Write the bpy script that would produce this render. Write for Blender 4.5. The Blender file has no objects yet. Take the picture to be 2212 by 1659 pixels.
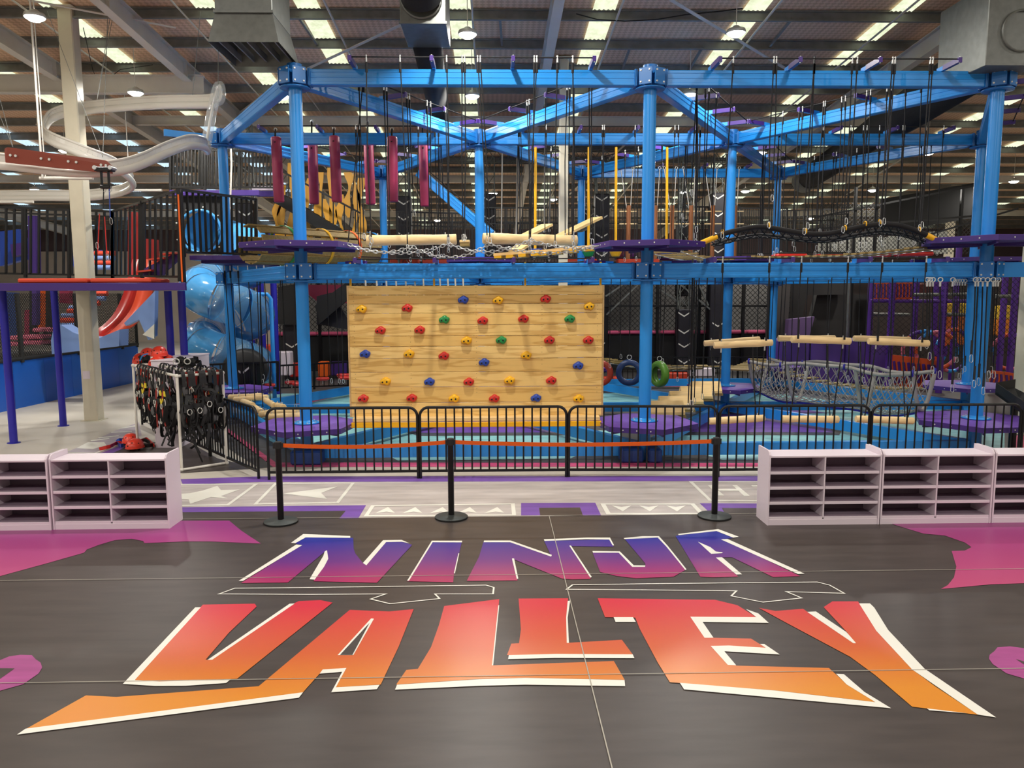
import bpy, bmesh, math, random
from math import sin, cos, tan, pi, radians, atan2, sqrt, hypot
from mathutils import Vector, Matrix
R = random.Random(7)
COL = bpy.context.scene.collection

# ------------------------------------------------------------------ camera, world, exposure
W_PX, H_PX, F_PX = 2212.0, 1659.0, 1680.35
CAM = Vector((0, 0, 2.7))
PITCH, YAW, ROLL = 0.11529, 0.02296, -0.00321
_fw = Vector((sin(YAW)*cos(PITCH), cos(YAW)*cos(PITCH), -sin(PITCH)))
_r = Vector((cos(YAW), -sin(YAW), 0)); _u = _r.cross(_fw)
_r2 = _r*cos(ROLL) + _u*sin(ROLL); _u2 = -_r*sin(ROLL) + _u*cos(ROLL)
cam_data = bpy.data.cameras.new('camera'); cam = bpy.data.objects.new('camera', cam_data); COL.objects.link(cam)
cam_data.sensor_width = 36.0; cam_data.lens = F_PX/W_PX*36.0; cam_data.clip_end = 200; cam_data.clip_start = .05
m4 = Matrix((_r2, _u2, -_fw)).transposed().to_4x4(); m4.translation = CAM; cam.matrix_world = m4
bpy.context.scene.camera = cam
sc = bpy.context.scene
sc.view_settings.view_transform = 'Standard'; sc.view_settings.look = 'None'
sc.view_settings.exposure = 0.4; sc.view_settings.gamma = 1.0; sc.view_settings.use_curve_mapping = False
LAMP_W = 70.0
SKY_E = 1.0             # translucent roof sheets
w = bpy.data.worlds.new('world'); sc.world = w; w.use_nodes = True
w.node_tree.nodes['Background'].inputs[0].default_value = (.75, .85, 1, 1)
w.node_tree.nodes['Background'].inputs[1].default_value = .3

def ray(px, py):
    return _fw + _r2*((px-W_PX/2)/F_PX) - _u2*((py-H_PX/2)/F_PX)
def at(px, py, Y):                     # point of the pixel's ray at world depth Y
    d = ray(px, py); return CAM + d*(Y/d.y)
def gr(px, py, z=0.0):                 # point of the pixel's ray on a level plane
    d = ray(px, py); return CAM + d*((z-CAM.z)/d.z)
ROOF0, ROOFM = 9.8, 0.073
def roof_z(y): return ROOF0 - ROOFM*y
def rf(px, py, drop=0.0):              # point on the roof plane lowered by drop
    d = ray(px, py); t = (ROOF0-drop-CAM.z)/(d.z + ROOFM*d.y); return CAM + d*t

# ------------------------------------------------------------------ mesh helpers
def V(*a): return Vector(a)
class MB:
    def __init__(s): s.v = []; s.f = []; s.sm = []
    def add(s, vs, fs, smooth=False):
        b = len(s.v); s.v += [Vector(x) for x in vs]
        for f in fs: s.f.append(tuple(i+b for i in f)); s.sm.append(smooth)
        return s
    def box(s, c, d, rz=0.0, M=None):
        c = Vector(c); hx, hy, hz = d[0]/2, d[1]/2, d[2]/2
        vs = [Vector((x, y, z)) for x in (-hx, hx) for y in (-hy, hy) for z in (-hz, hz)]
        m = M if M else Matrix.Rotation(rz, 3, 'Z')
        vs = [m @ q + c for q in vs]
        return s.add(vs, [(0,1,3,2),(4,6,7,5),(0,4,5,1),(2,3,7,6),(0,2,6,4),(1,5,7,3)])
    def cbox(s, c, d, b=.008, rz=0.0, M=None):      # box with chamfered edges
        c = Vector(c); h = [d[0]/2, d[1]/2, d[2]/2]; b = min(b, min(h)*.8)
        m = M if M else Matrix.Rotation(rz, 3, 'Z'); idx = {}; vs = []
        for sx in (-1, 1):
            for sy in (-1, 1):
                for sz in (-1, 1):
                    for k in range(3):
                        q = [sx*(h[0]-b), sy*(h[1]-b), sz*(h[2]-b)]; q[k] = (sx, sy, sz)[k]*h[k]
                        idx[(sx, sy, sz, k)] = len(vs); vs.append(m @ Vector(q) + c)
        fs = []
        for k in range(3):
            o = [i for i in range(3) if i != k]
            for sg in (-1, 1):
                f = []
                for a, bb in ((-1,-1),(1,-1),(1,1),(-1,1)):
                    t = [0,0,0]; t[k] = sg; t[o[0]] = a; t[o[1]] = bb; f.append(idx[(*t, k)])
                flip = (sg > 0) == (k == 1)
                fs.append(tuple(reversed(f)) if flip else tuple(f))
        for k in range(3):
            o = [i for i in range(3) if i != k]
            for a in (-1, 1):
                for bb in (-1, 1):
                    t0 = [0,0,0]; t1 = [0,0,0]; t0[k] = -1; t1[k] = 1
                    for t in (t0, t1): t[o[0]] = a; t[o[1]] = bb
                    fs.append((idx[(*t0, o[0])], idx[(*t1, o[0])], idx[(*t1, o[1])], idx[(*t0, o[1])]))
        for sx in (-1, 1):
            for sy in (-1, 1):
                for sz in (-1, 1): fs.append(tuple(idx[(sx, sy, sz, k)] for k in range(3)))
        return s.add(vs, fs)
    @staticmethod
    def frame(p0, p1, up=None):
        a = (p1-p0).normalized(); up = Vector(up) if up else (Vector((0,0,1)) if abs(a.z) < .95 else Vector((0,1,0)))
        x = a.cross(up).normalized(); y = x.cross(a).normalized(); return a, x, y
    def bar(s, p0, p1, w_, h_, up=None):            # box from p0 to p1, w_ sideways, h_ upwards
        p0, p1 = Vector(p0), Vector(p1); a, x, y = s.frame(p0, p1, up)
        vs = [p + x*(sx*w_/2) + y*(sy*h_/2) for p in (p0, p1) for sx, sy in ((-1,-1),(1,-1),(1,1),(-1,1))]
        return s.add(vs, [(0,3,2,1),(4,5,6,7),(0,1,5,4),(1,2,6,5),(2,3,7,6),(3,0,4,7)])
    def sweep(s, p0, p1, prof, up=None, smooth=False):   # profile (x,y) swept straight
        p0, p1 = Vector(p0), Vector(p1); a, x, y = s.frame(p0, p1, up); n = len(prof)
        vs = [p + x*q[0] + y*q[1] for p in (p0, p1) for q in prof]
        fs = [(i, (i+1) % n, n+(i+1) % n, n+i) for i in range(n)] + [tuple(reversed(range(n))), tuple(range(n, 2*n))]
        return s.add(vs, fs, smooth)
    def cyl(s, p0, p1, r0, r1=None, n=12, caps=True, smooth=True):
        p0, p1 = Vector(p0), Vector(p1); r1 = r0 if r1 is None else r1; a, x, y = s.frame(p0, p1)
        vs = [p + (x*cos(2*pi*i/n) + y*sin(2*pi*i/n))*r for p, r in ((p0, r0), (p1, r1)) for i in range(n)]
        s.add(vs, [(i, (i+1) % n, n+(i+1) % n, n+i) for i in range(n)], smooth)
        if caps:
            s.add(vs[:n], [tuple(reversed(range(n)))]); s.add(vs[n:], [tuple(range(n))])
        return s
    def tube(s, pts, r, n=6, closed=False, caps=True, smooth=True):
        pts = [Vector(p) for p in pts]; m = len(pts); rr = r if isinstance(r, (list, tuple)) else [r]*m
        vs = []; px = None
        for i, p in enumerate(pts):
            if closed: t = pts[(i+1) % m] - pts[i-1]
            else: t = pts[min(i+1, m-1)] - pts[max(i-1, 0)]
            t = t.normalized() if t.length > 1e-9 else Vector((0,0,1))
            if px is None:
                up = Vector((0,0,1)) if abs(t.z) < .9 else Vector((0,1,0)); px = t.cross(up).normalized()
            else:
                px = (px - t*px.dot(t)); px = px.normalized() if px.length > 1e-6 else t.orthogonal().normalized()
            py = t.cross(px)
            vs += [p + (px*cos(2*pi*k/n) + py*sin(2*pi*k/n))*rr[i] for k in range(n)]
        fs = []
        for i in range(m if closed else m-1):
            j = (i+1) % m
            fs += [(i*n+k, i*n+(k+1) % n, j*n+(k+1) % n, j*n+k) for k in range(n)]
        s.add(vs, fs, smooth)
        if caps and not closed:
            s.add(vs[:n], [tuple(reversed(range(n)))]); s.add(vs[-n:], [tuple(range(n))])
        return s
    def lathe(s, c, prof, n=20, axis=None, smooth=True):   # profile of (radius, height) about an axis through c
        c = Vector(c); a = Vector(axis).normalized() if axis else Vector((0,0,1)); x = a.orthogonal().normalized(); y = a.cross(x)
        vs = [c + a*h + (x*cos(2*pi*i/n) + y*sin(2*pi*i/n))*max(r, 1e-4) for r, h in prof for i in range(n)]
        fs = [(j*n+i, j*n+(i+1) % n, (j+1)*n+(i+1) % n, (j+1)*n+i) for j in range(len(prof)-1) for i in range(n)]
        return s.add(vs, fs, smooth)
    def prism(s, pts, off):                         # planar polygon extruded by the vector off
        pts = [Vector(p) for p in pts]; n = len(pts); off = Vector(off)
        vs = pts + [p+off for p in pts]
        return s.add(vs, [tuple(reversed(range(n))), tuple(range(n, 2*n))] + [(i, (i+1) % n, n+(i+1) % n, n+i) for i in range(n)])
    def poly(s, pts): return s.add(pts, [tuple(range(len(pts)))])
    def torus(s, c, axis, RR, r, n=28, k=10, a0=0.0, a1=2*pi, smooth=True):
        c = Vector(c); a = Vector(axis).normalized(); x = a.orthogonal().normalized(); y = a.cross(x)
        full = abs(a1-a0-2*pi) < 1e-6
        pts = [c + (x*cos(t)+y*sin(t))*RR for t in [a0+(a1-a0)*i/n for i in range(n if full else n+1)]]
        return s.tube(pts, r, k, closed=full, smooth=smooth)
    def sphere(s, c, r, n=12, m=8, sc_=(1,1,1), z0=-1.0, z1=1.0, M=None):
        c = Vector(c); prof = []
        t0, t1 = math.asin(max(-1, z0)), math.asin(min(1, z1)); vs = []
        for j in range(m+1):
            t = t0+(t1-t0)*j/m
            for i in range(n):
                q = Vector((cos(t)*cos(2*pi*i/n)*sc_[0], cos(t)*sin(2*pi*i/n)*sc_[1], sin(t)*sc_[2]))*r
                vs.append((M @ q if M else q) + c)
        fs = [(j*n+i, j*n+(i+1) % n, (j+1)*n+(i+1) % n, (j+1)*n+i) for j in range(m) for i in range(n)]
        return s.add(vs, fs, True)
    def build(s, name, mat_, parent=None, label=None, cat=None, group=None, kind=None, loc=None, thick=None):
        if parent is not None:
            root = parent
            while root.parent: root = root.parent
            off = Vector(root.location)
        elif loc is not None: off = Vector(loc)
        else:
            lo = [min(q[i] for q in s.v) for i in range(3)]; hi = [max(q[i] for q in s.v) for i in range(3)]
            off = Vector(((lo[0]+hi[0])/2, (lo[1]+hi[1])/2, lo[2]))
        me = bpy.data.meshes.new(name); me.from_pydata([q-off for q in s.v], [], s.f)
        me.polygons.foreach_set('use_smooth', s.sm); me.materials.append(mat_); me.update()
        o = bpy.data.objects.new(name, me); COL.objects.link(o)
        if parent is not None: o.parent = parent
        else: o.location = off
        return tag(o, label, cat, group, kind)
def tag(o, label=None, cat=None, group=None, kind=None):
    if label: o['label'] = label
    if cat: o['category'] = cat
    if group: o['group'] = group
    if kind: o['kind'] = kind
    return o
def thing(name, label, cat, loc=(0,0,0), group=None):
    o = bpy.data.objects.new(name, None); COL.objects.link(o); o.location = Vector(loc); o.empty_display_size = .1
    return tag(o, label, cat, group)
def dup(root, delta=(0,0,0), rz=0.0, label=None, group=None):
    def cp(o, par):
        c = o.copy(); COL.objects.link(c)
        if par: c.parent = par
        for ch in o.children: cp(ch, c)
        return c
    kids = list(root.children)
    r = root.copy(); COL.objects.link(r)
    for ch in kids: cp(ch, r)
    r.location = root.location + Vector(delta); r.rotation_euler = (0, 0, root.rotation_euler.z + rz)
    if label: r['label'] = label
    if group: r['group'] = group
    return r

# ------------------------------------------------------------------ materials
def srgb(c):
    return tuple(((x/255)/12.92 if x/255 <= .04045 else ((x/255+.055)/1.055)**2.4) for x in c)
def mat(name, rgb, rough=.5, metal=0.0, spec=.5, var=0.0, vscale=6.0, bump=0.0, bscale=60.0, alpha=1.0, trans=0.0, coat=0.0, stretch=None, lin=False):
    m = bpy.data.materials.new(name); m.use_nodes = True; nt = m.node_tree; b = nt.nodes['Principled BSDF']
    c = rgb if lin else srgb(rgb)
    b.inputs['Base Color'].default_value = (*c, 1); b.inputs['Roughness'].default_value = rough
    b.inputs['Metallic'].default_value = metal; b.inputs['Specular IOR Level'].default_value = spec
    b.inputs['Alpha'].default_value = alpha; b.inputs['Transmission Weight'].default_value = trans
    b.inputs['Coat Weight'].default_value = coat
    if var or bump:
        tc = nt.nodes.new('ShaderNodeTexCoord'); mp = nt.nodes.new('ShaderNodeMapping'); nt.links.new(tc.outputs['Object'], mp.inputs[0])
        if stretch: mp.inputs['Scale'].default_value = stretch
        if var:
            nz = nt.nodes.new('ShaderNodeTexNoise'); nz.inputs['Scale'].default_value = vscale; nz.inputs['Detail'].default_value = 4
            nt.links.new(mp.outputs[0], nz.inputs['Vector'])
            rp = nt.nodes.new('ShaderNodeValToRGB'); e = rp.color_ramp.elements
            e[0].position = .3; e[1].position = .7
            e[0].color = (*[max(0, x*(1-var)) for x in c], 1); e[1].color = (*[min(1, x*(1+var)) for x in c], 1)
            nt.links.new(nz.outputs[0], rp.inputs[0]); nt.links.new(rp.outputs[0], b.inputs['Base Color'])
        if bump:
            n2 = nt.nodes.new('ShaderNodeTexNoise'); n2.inputs['Scale'].default_value = bscale; nt.links.new(mp.outputs[0], n2.inputs['Vector'])
            bp = nt.nodes.new('ShaderNodeBump'); bp.inputs['Strength'].default_value = bump; bp.inputs['Distance'].default_value = .01
            nt.links.new(n2.outputs[0], bp.inputs['Height']); nt.links.new(bp.outputs[0], b.inputs['Normal'])
    return m
def emit(name, c, s):
    m = bpy.data.materials.new(name); m.use_nodes = True; nt = m.node_tree
    for n in list(nt.nodes):
        if n.type == 'BSDF_PRINCIPLED': nt.nodes.remove(n)
    e = nt.nodes.new('ShaderNodeEmission'); e.inputs[0].default_value = (*c, 1); e.inputs[1].default_value = s
    nt.links.new(e.outputs[0], nt.nodes['Material Output'].inputs[0]); return m
def gradmat(name, y0, c0, y1, c1, rough=.35, mid=None):   # printed gradient along world Y (objects with origin at zero)
    m = mat(name, c0, rough); nt = m.node_tree; b = nt.nodes['Principled BSDF']
    tc = nt.nodes.new('ShaderNodeTexCoord'); sp = nt.nodes.new('ShaderNodeSeparateXYZ'); nt.links.new(tc.outputs['Object'], sp.inputs[0])
    mr = nt.nodes.new('ShaderNodeMapRange'); mr.inputs[1].default_value = y0; mr.inputs[2].default_value = y1
    nt.links.new(sp.outputs[1], mr.inputs[0])
    rp = nt.nodes.new('ShaderNodeValToRGB'); e = rp.color_ramp.elements
    e[0].color = (*srgb(c0), 1); e[1].color = (*srgb(c1), 1)
    if mid:
        k = e.new(mid[0]); k.color = (*srgb(mid[1]), 1)
    nt.links.new(mr.outputs[0], rp.inputs[0]); nt.links.new(rp.outputs[0], b.inputs['Base Color']); return m
def vinyl(name, rgb, rough=.38):                    # sheet vinyl: faint scuffs along the roll
    m = mat(name, rgb, rough+.05, spec=.3, var=.16, vscale=1.6, stretch=(1, 5, 1)); return m

M = {}
M['steel_blue'] = mat('blue_powder_coat', (40,140,220), .28, spec=.5)
M['plate_blue'] = mat('blue_plate_coat', (34,112,185), .35)
M['purple'] = mat('purple_powder_coat', (64,40,118), .38)
M['purple_deck'] = mat('purple_deck', (104,66,165), .5, var=.14, vscale=12, bump=.3, bscale=90)
M['indigo'] = mat('indigo_post_coat', (42,38,160), .35)
M['black'] = mat('black_powder_coat', (13,13,14), .36, spec=.4)
M['rubber'] = mat('black_rubber', (30,31,32), .7)
M['rope'] = mat('black_rope', (20,19,22), .85)
M['steel'] = mat('galvanised_steel', (205,207,206), .3, metal=.4)
M['zinc'] = mat('galvanised_sheet', (112,115,112), .45, metal=.6, var=.12, vscale=9)
M['white_steel'] = mat('white_painted_steel', (206,200,190), .45, var=.04, vscale=3)
M['beige'] = mat('cream_painted_column', (212,204,182), .5, var=.05, vscale=3)
M['purlin'] = mat('galvanised_purlin', (128,130,128), .5, metal=.25, var=.15, vscale=5)
M['log'] = mat('peeled_pine', (234,204,150), .6, var=.14, vscale=7, stretch=(.4,3,3))
M['plank'] = mat('pine_board', (232,198,136), .5, var=.12, vscale=5, stretch=(.5,4,4))
M['oldwood'] = mat('weathered_slat', (150,126,74), .65, var=.25, vscale=8, stretch=(.5,4,4))
M['brownwood'] = mat('brown_post', (140,84,44), .55, var=.2, vscale=9, stretch=(4,4,.5))
M['magenta'] = mat('magenta_vinyl', (158,44,82), .45, var=.08, vscale=8)
M['white_board'] = mat('white_laminate', (226,214,224), .45)
M['back_shaded'] = mat('shaded_back_laminate', (116,98,114), .6)  # cubby backs: shade of the deep openings put into the colour
M['board_shaded'] = mat('shaded_inner_laminate', (152,134,150), .55)  # white shelf boards painted darker to stand in for interior shade
M['red'] = mat('red_plastic', (200,40,32), .35)
M['orange'] = mat('orange_web', (236,98,8), .6)
M['redmat'] = mat('orange_red_mat', (215,70,42), .5)
M['yellow'] = mat('yellow_coat', (240,180,20), .4)
M['green'] = mat('green_plastic', (30,140,70), .35)
M['cobalt'] = mat('cobalt_plastic', (36,70,165), .35)
M['helmet'] = mat('orange_helmet_shell', (232,66,46), .28, coat=.3)
M['grey_rope'] = mat('grey_net_rope', (158,155,150), .7)
M['foam_blue'] = mat('navy_foam', (24,58,122), .5)
M['pvc'] = mat('white_pvc_pipe', (222,218,208), .35)
M['dark'] = mat('black_fabric', (16,16,18), .8)
M['sock'] = mat('black_duct_fabric', (18,18,20), .8, var=.2, vscale=3)
M['sock_grey'] = mat('grey_duct_end', (105,108,105), .7, var=.2, vscale=4)
M['white_print'] = mat('white_print', (236,236,226), .4)
M['bolt'] = mat('bolt_head', (214,214,208), .3, metal=.3)

# ------------------------------------------------------------------ room shell
XL, XR, YB, YF = -34.0, 34.0, -9.0, 46.0
m_conc = mat('pale_concrete', (196,190,178), .55, var=.07, vscale=.9, bump=.05, bscale=30)
floor = MB().box(((XL+XR)/2, (YB+YF)/2, -.1), (XR-XL, YF-YB, .2)).build('floor', m_conc, kind='structure', loc=(0,0,0))
m_roof = mat('foil_roof_lining', (214,178,148), .75)
nt = m_roof.node_tree; b = nt.nodes['Principled BSDF']              # diamond safety mesh pressed in the lining
tc = nt.nodes.new('ShaderNodeTexCoord'); mp = nt.nodes.new('ShaderNodeMapping'); mp.inputs['Rotation'].default_value = (0,0,pi/4)
nt.links.new(tc.outputs['Object'], mp.inputs[0])
ck = nt.nodes.new('ShaderNodeTexChecker'); ck.inputs['Scale'].default_value = 11
ck.inputs[1].default_value = (*srgb((226,190,160)),1); ck.inputs[2].default_value = (*srgb((202,166,136)),1)
nt.links.new(mp.outputs[0], ck.inputs[0]); nt.links.new(ck.outputs[0], b.inputs['Base Color'])
ceiling = MB().add([(XL,YB,roof_z(YB)),(XR,YB,roof_z(YB)),(XR,YF,roof_z(YF)),(XL,YF,roof_z(YF)),
    (XL,YB,roof_z(YB)+.1),(XR,YB,roof_z(YB)+.1),(XR,YF,roof_z(YF)+.1),(XL,YF,roof_z(YF)+.1)],
    [(0,3,2,1),(4,5,6,7),(0,1,5,4),(1,2,6,5),(2,3,7,6),(3,0,4,7)]).build('ceiling', m_roof, kind='structure', loc=(0,0,0))
m_wall = mat('dim_wall_cladding', (84,70,74), .7, var=.05, vscale=2)
m_wdark = mat('dark_wall_lining', (40,36,40), .8)
m_shell = mat('pale_wall_lining', (150,144,138), .8)
def wall(name, p0, p1, m):
    return MB().prism([(p0[0],p0[1],0),(p1[0],p1[1],0),(p1[0],p1[1],roof_z(p1[1])),(p0[0],p0[1],roof_z(p0[1]))], (0,0,0) if 0 else ((p1[1]-p0[1])/abs((p1[1]-p0[1])+(p1[0]-p0[0]))*.15, -(p1[0]-p0[0])/abs((p1[1]-p0[1])+(p1[0]-p0[0]))*-.15 if False else 0, 0) if p0[0]==p1[0] else (0,.15,0)).build(name, m, kind='structure', loc=(0,0,0))
wall('wall_back', (XL,YF), (XR,YF), m_wall)
wall('wall_left', (XL-.15,YB), (XL-.15,YF), m_shell)
MB().box((-22,YF-.12,2.6),(22,.1,5.2)).build('wall_rear', mat('beige_wall_lining',(186,174,160),.7,var=.05,vscale=2), kind='structure', loc=(0,0,0))
wall('wall_right', (XR,YB), (XR,YF), m_wdark)
wall('wall_front', (XL,YB-.15), (XR,YB-.15), m_shell)

# purlins: lipped channels, one every 1.53 m
purl_y = [16.9+1.53*k for k in range(-16, 19)]
for y in purl_y:
    if y < YB+.3 or y > YF-.3: continue
    z = roof_z(y); q = [(-.04,0),(.04,0),(.04,-.03),(-.02,-.03),(-.02,-.19),(.04,-.19),(.04,-.22),(-.04,-.22)]
    MB().sweep((XL+.1,y,z-.005),(XR-.1,y,z-.005), [(a,bb) for a,bb in q]).build('purlin', M['purlin'], ceiling)
# translucent roof sheets between the purlins
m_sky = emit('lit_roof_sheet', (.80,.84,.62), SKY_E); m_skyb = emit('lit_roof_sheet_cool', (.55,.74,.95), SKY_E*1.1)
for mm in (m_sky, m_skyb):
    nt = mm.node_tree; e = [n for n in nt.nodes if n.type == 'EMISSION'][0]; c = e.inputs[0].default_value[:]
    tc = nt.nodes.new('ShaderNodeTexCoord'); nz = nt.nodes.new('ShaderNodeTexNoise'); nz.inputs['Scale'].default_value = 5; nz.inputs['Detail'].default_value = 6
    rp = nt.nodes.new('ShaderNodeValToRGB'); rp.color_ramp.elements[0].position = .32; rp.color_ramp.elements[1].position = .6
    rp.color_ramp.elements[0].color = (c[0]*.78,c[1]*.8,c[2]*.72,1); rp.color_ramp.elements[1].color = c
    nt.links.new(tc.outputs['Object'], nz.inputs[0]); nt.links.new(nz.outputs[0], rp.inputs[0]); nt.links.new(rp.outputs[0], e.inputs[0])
sky_x = [rf(*p).x for p in ((232,100),(525,105),(717,105),(1001,100),(1278,100),(1566,100),(1851,100),(2095,110))]
step = 3.35
sky_x = [sky_x[0]-step*k for k in (5,4,3,2,1)] + sky_x + [sky_x[-1]+step*k for k in (1,2,3,4)]
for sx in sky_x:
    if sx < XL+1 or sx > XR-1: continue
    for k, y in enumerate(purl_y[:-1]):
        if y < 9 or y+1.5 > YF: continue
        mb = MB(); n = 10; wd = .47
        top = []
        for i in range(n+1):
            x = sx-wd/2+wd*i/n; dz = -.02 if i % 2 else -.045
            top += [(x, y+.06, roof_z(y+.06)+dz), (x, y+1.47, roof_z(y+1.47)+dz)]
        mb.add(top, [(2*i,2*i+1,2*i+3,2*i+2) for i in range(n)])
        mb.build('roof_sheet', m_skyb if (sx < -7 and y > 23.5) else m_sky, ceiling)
# rafters: deep steel beams running away under the purlins, with haunch plates
def ibeam(mb, p0, p1, w_, h_, t=.02):
    a = w_/2; hh = h_/2
    mb.sweep(p0, p1, [(-a,hh),(-a,hh-t),(-t/2,hh-t),(-t/2,-hh+t),(-a,-hh+t),(-a,-hh),(a,-hh),(a,-hh+t),(t/2,-hh+t),(t/2,hh-t),(a,hh-t),(a,hh)])
raft_x = [rf(393,145,.4).x, rf(1176,155,.4).x, rf(1990,107,.4).x, rf(75,122,.4).x, rf(393,145,.4).x-16]
for x in raft_x:
    mb = MB(); ibeam(mb, (x,YB+.2,roof_z(YB+.2)-.43), (x,YF-.2,roof_z(YF-.2)-.43), .2, .4)
    for y in (15.5, 19.2, 27, 34): mb.box((x, y, roof_z(y)-.43), (.19,.012,.36))
    mb.build('rafter', M['white_steel'], ceiling)
for k, (y, dz, x0, x1) in enumerate(((23.2,.45,-13,12),(30.5,.5,XL+.3,XR-.3),(38,.5,XL+.3,XR-.3))):
    mb = MB(); ibeam(mb, (x0,y,roof_z(y)-dz), (x1,y,roof_z(y)-dz), .14, .26); mb.build('girder', M['white_steel'], ceiling)
for px, py in ((60,185),):
    p = rf(300,183,.7); mb = MB(); ibeam(mb, (-20,p.y,p.z), (rf(440,183,.7).x,p.y,p.z), .2, .42); mb.build('girder', M['white_steel'], ceiling)
# conduits running away from the camera and flat-bar wind bracing
for px, py, r in ((470,110,.018),(95,50,.02),(745,95,.025),(1028,150,.022),(1325,60,.025),(1640,60,.025),(1900,70,.022),(560,60,.015)):
    p = rf(px, py, .28); MB().cyl((p.x,8,roof_z(8)-.28),(p.x,44,roof_z(44)-.28), r, n=6).build('conduit', M['white_steel'], ceiling)
for a, b_ in (((640,160),(870,52)),((1450,0),(1700,150)),((1230,420),(1420,250)),((380,60),(60,0)),((2060,270),(1830,420)),((470,280),(590,190))):
    p, q = rf(*a, .34), rf(*b_, .34); MB().bar(p, q, .09, .012).build('wind_brace', M['white_steel'], ceiling)
for a in ((660,70),(1530,90),(1080,30),(1690,70),(870,160),(1360,110)):
    p = rf(*a, .22); k = round((p.y-16.9)/1.53); y0 = 16.9+1.53*k
    MB().bar((p.x,y0,roof_z(y0)-.15),(p.x+.06,y0+1.53,roof_z(y0+1.53)-.15), .05, .05).build('fly_brace', M['purlin'], ceiling)

# high-bay lamps in view, each a thing on its own drop rod with its own light
m_diff = emit('lamp_lens', (1.0,.97,.90), 22.0)
m_house = mat('lamp_housing', (190,190,186), .4, metal=.4)
bay0 = None
lamps_seen = [(75,38,1.3),(1010,75,1.3),(1590,72,1.3),(293,201,1.2),(610,209,1.2),(1020,208,1.2),(1490,205,1.2),(1643,330,1.1),(2005,331,1.1),(140,326,1.1),
    (75,410,1.0),(1065,418,1.0),(1475,415,1.0),(1610,413,1.0),(1885,411,1.0),(2190,392,1.0),(1195,431,.9),(945,476,.8),(1062,476,.8),(1410,476,.8),(1750,472,.8)]
words = {0:'high-bay lamp at top left beyond the cream column',1:'high-bay lamp just right of the square duct over the top blue beam',2:'glaring high-bay lamp up right crossed by a brace',
 3:'high-bay lamp above the upper white track loop',4:'high-bay lamp peeping beside the left blue joint',5:'high-bay lamp under the middle of the long top blue beam',6:'high-bay lamp right of the middle front blue joint',
 7:'high-bay lamp seen among ropes under the rear right beam',8:'high-bay lamp near the far right blue post',9:'high-bay lamp behind the lower white track',10:'high-bay lamp far left over the mezzanine railing',
 11:'small far lamp right of the climbing posts in the middle',12:'small far lamp among white ropes left of the rear post',13:'small far lamp between the two rear right posts',14:'far lamp hanging over the black net bridge',
 15:'far lamp at the right edge beyond the blue post',16:'tiny far lamp left of the slim cream column',17:'tiny far lamp above the hanging log',18:'tiny far lamp over the second hanging log',19:'tiny far lamp behind the brown posts',20:'tiny far lamp over the right end of the net bridge'}
hidden = [(x, y) for y in (4.0, -3.5) for x in (-22,-13,-5.5,5.0,13.5,22)] + [(x, 10.3) for x in (-23,-17.5,-12,-6.2,-.5,5.2,11,17)]  # unseen bare lights without housings; the rearmost row gives front fill
hidden += [(-16.5,15.6),(-24,22),(20,20),(24,30),(-14,36),(6,38)]  # more bare lights without housings; the first added to brighten the left floor
def lamp_light(t, p, power):
    ld = bpy.data.lights.new('lamp_glow', 'AREA'); ld.shape = 'DISK'; ld.size = .34; ld.energy = power; ld.color = (1.0,.955,.88)
    lo = bpy.data.objects.new('lamp_glow', ld); COL.objects.link(lo); lo.parent = t; lo.location = p
def make_lamp(p, label, group=None, power=None):
    global bay0
    if bay0 is None:
        t = thing('high_bay_lamp', label, 'lamp', p, group); z = Vector(p)
        MB().lathe(z, [(.02,.13),(.05,.13),(.08,.10),(.16,.07),(.175,.03),(.175,.0),(.165,.0)], 20).build('housing', m_house, t)
        MB().lathe(z, [(.0001,-.07),(.09,-.055),(.15,-.015),(.168,.01)], 20).build('lens', m_diff, t)
        MB().cyl(z+V(0,0,.13), z+V(0,0,1.3), .008, n=5).build('drop_rod', M['white_steel'], t)
        bay0 = t
    else: t = dup(bay0, Vector(p)-bay0.location, 0, label)
    lamp_light(t, (0,0,-.09), power or LAMP_W)
    return t
for i, (px, py, dr) in enumerate(lamps_seen):
    p = rf(px, py, dr); make_lamp(p, 'round white '+words[i])
for i, (x, y) in enumerate(hidden):
    p = (x, y, roof_z(y)-1.1)
    t = bpy.data.objects.new('bare_light_empty', None); 
    lamp_light(ceiling, p, LAMP_W*(3.2 if (x, y) == (-.5, 10.3) else 1.7 if (y == 10.3 and x < -11) else {10.3:.8,4.0:1.3,-3.5:6.0}.get(y,1.5)))

# cables drooping under the roof
def cable(pts, r=.012):
    P = [rf(x,y,.3) for x,y in pts]; MB().tube(P, r, 5).build('roof_cable', M['rope'], ceiling)
cable(((1245,30),(1290,42),(1350,46),(1420,42),(1480,32),(1560,24),(1605,18)))
cable(((180,60),(200,150),(215,185),(260,150),(330,140)), .008); cable(((1700,420),(1760,330),(1790,240)), .006)

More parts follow.
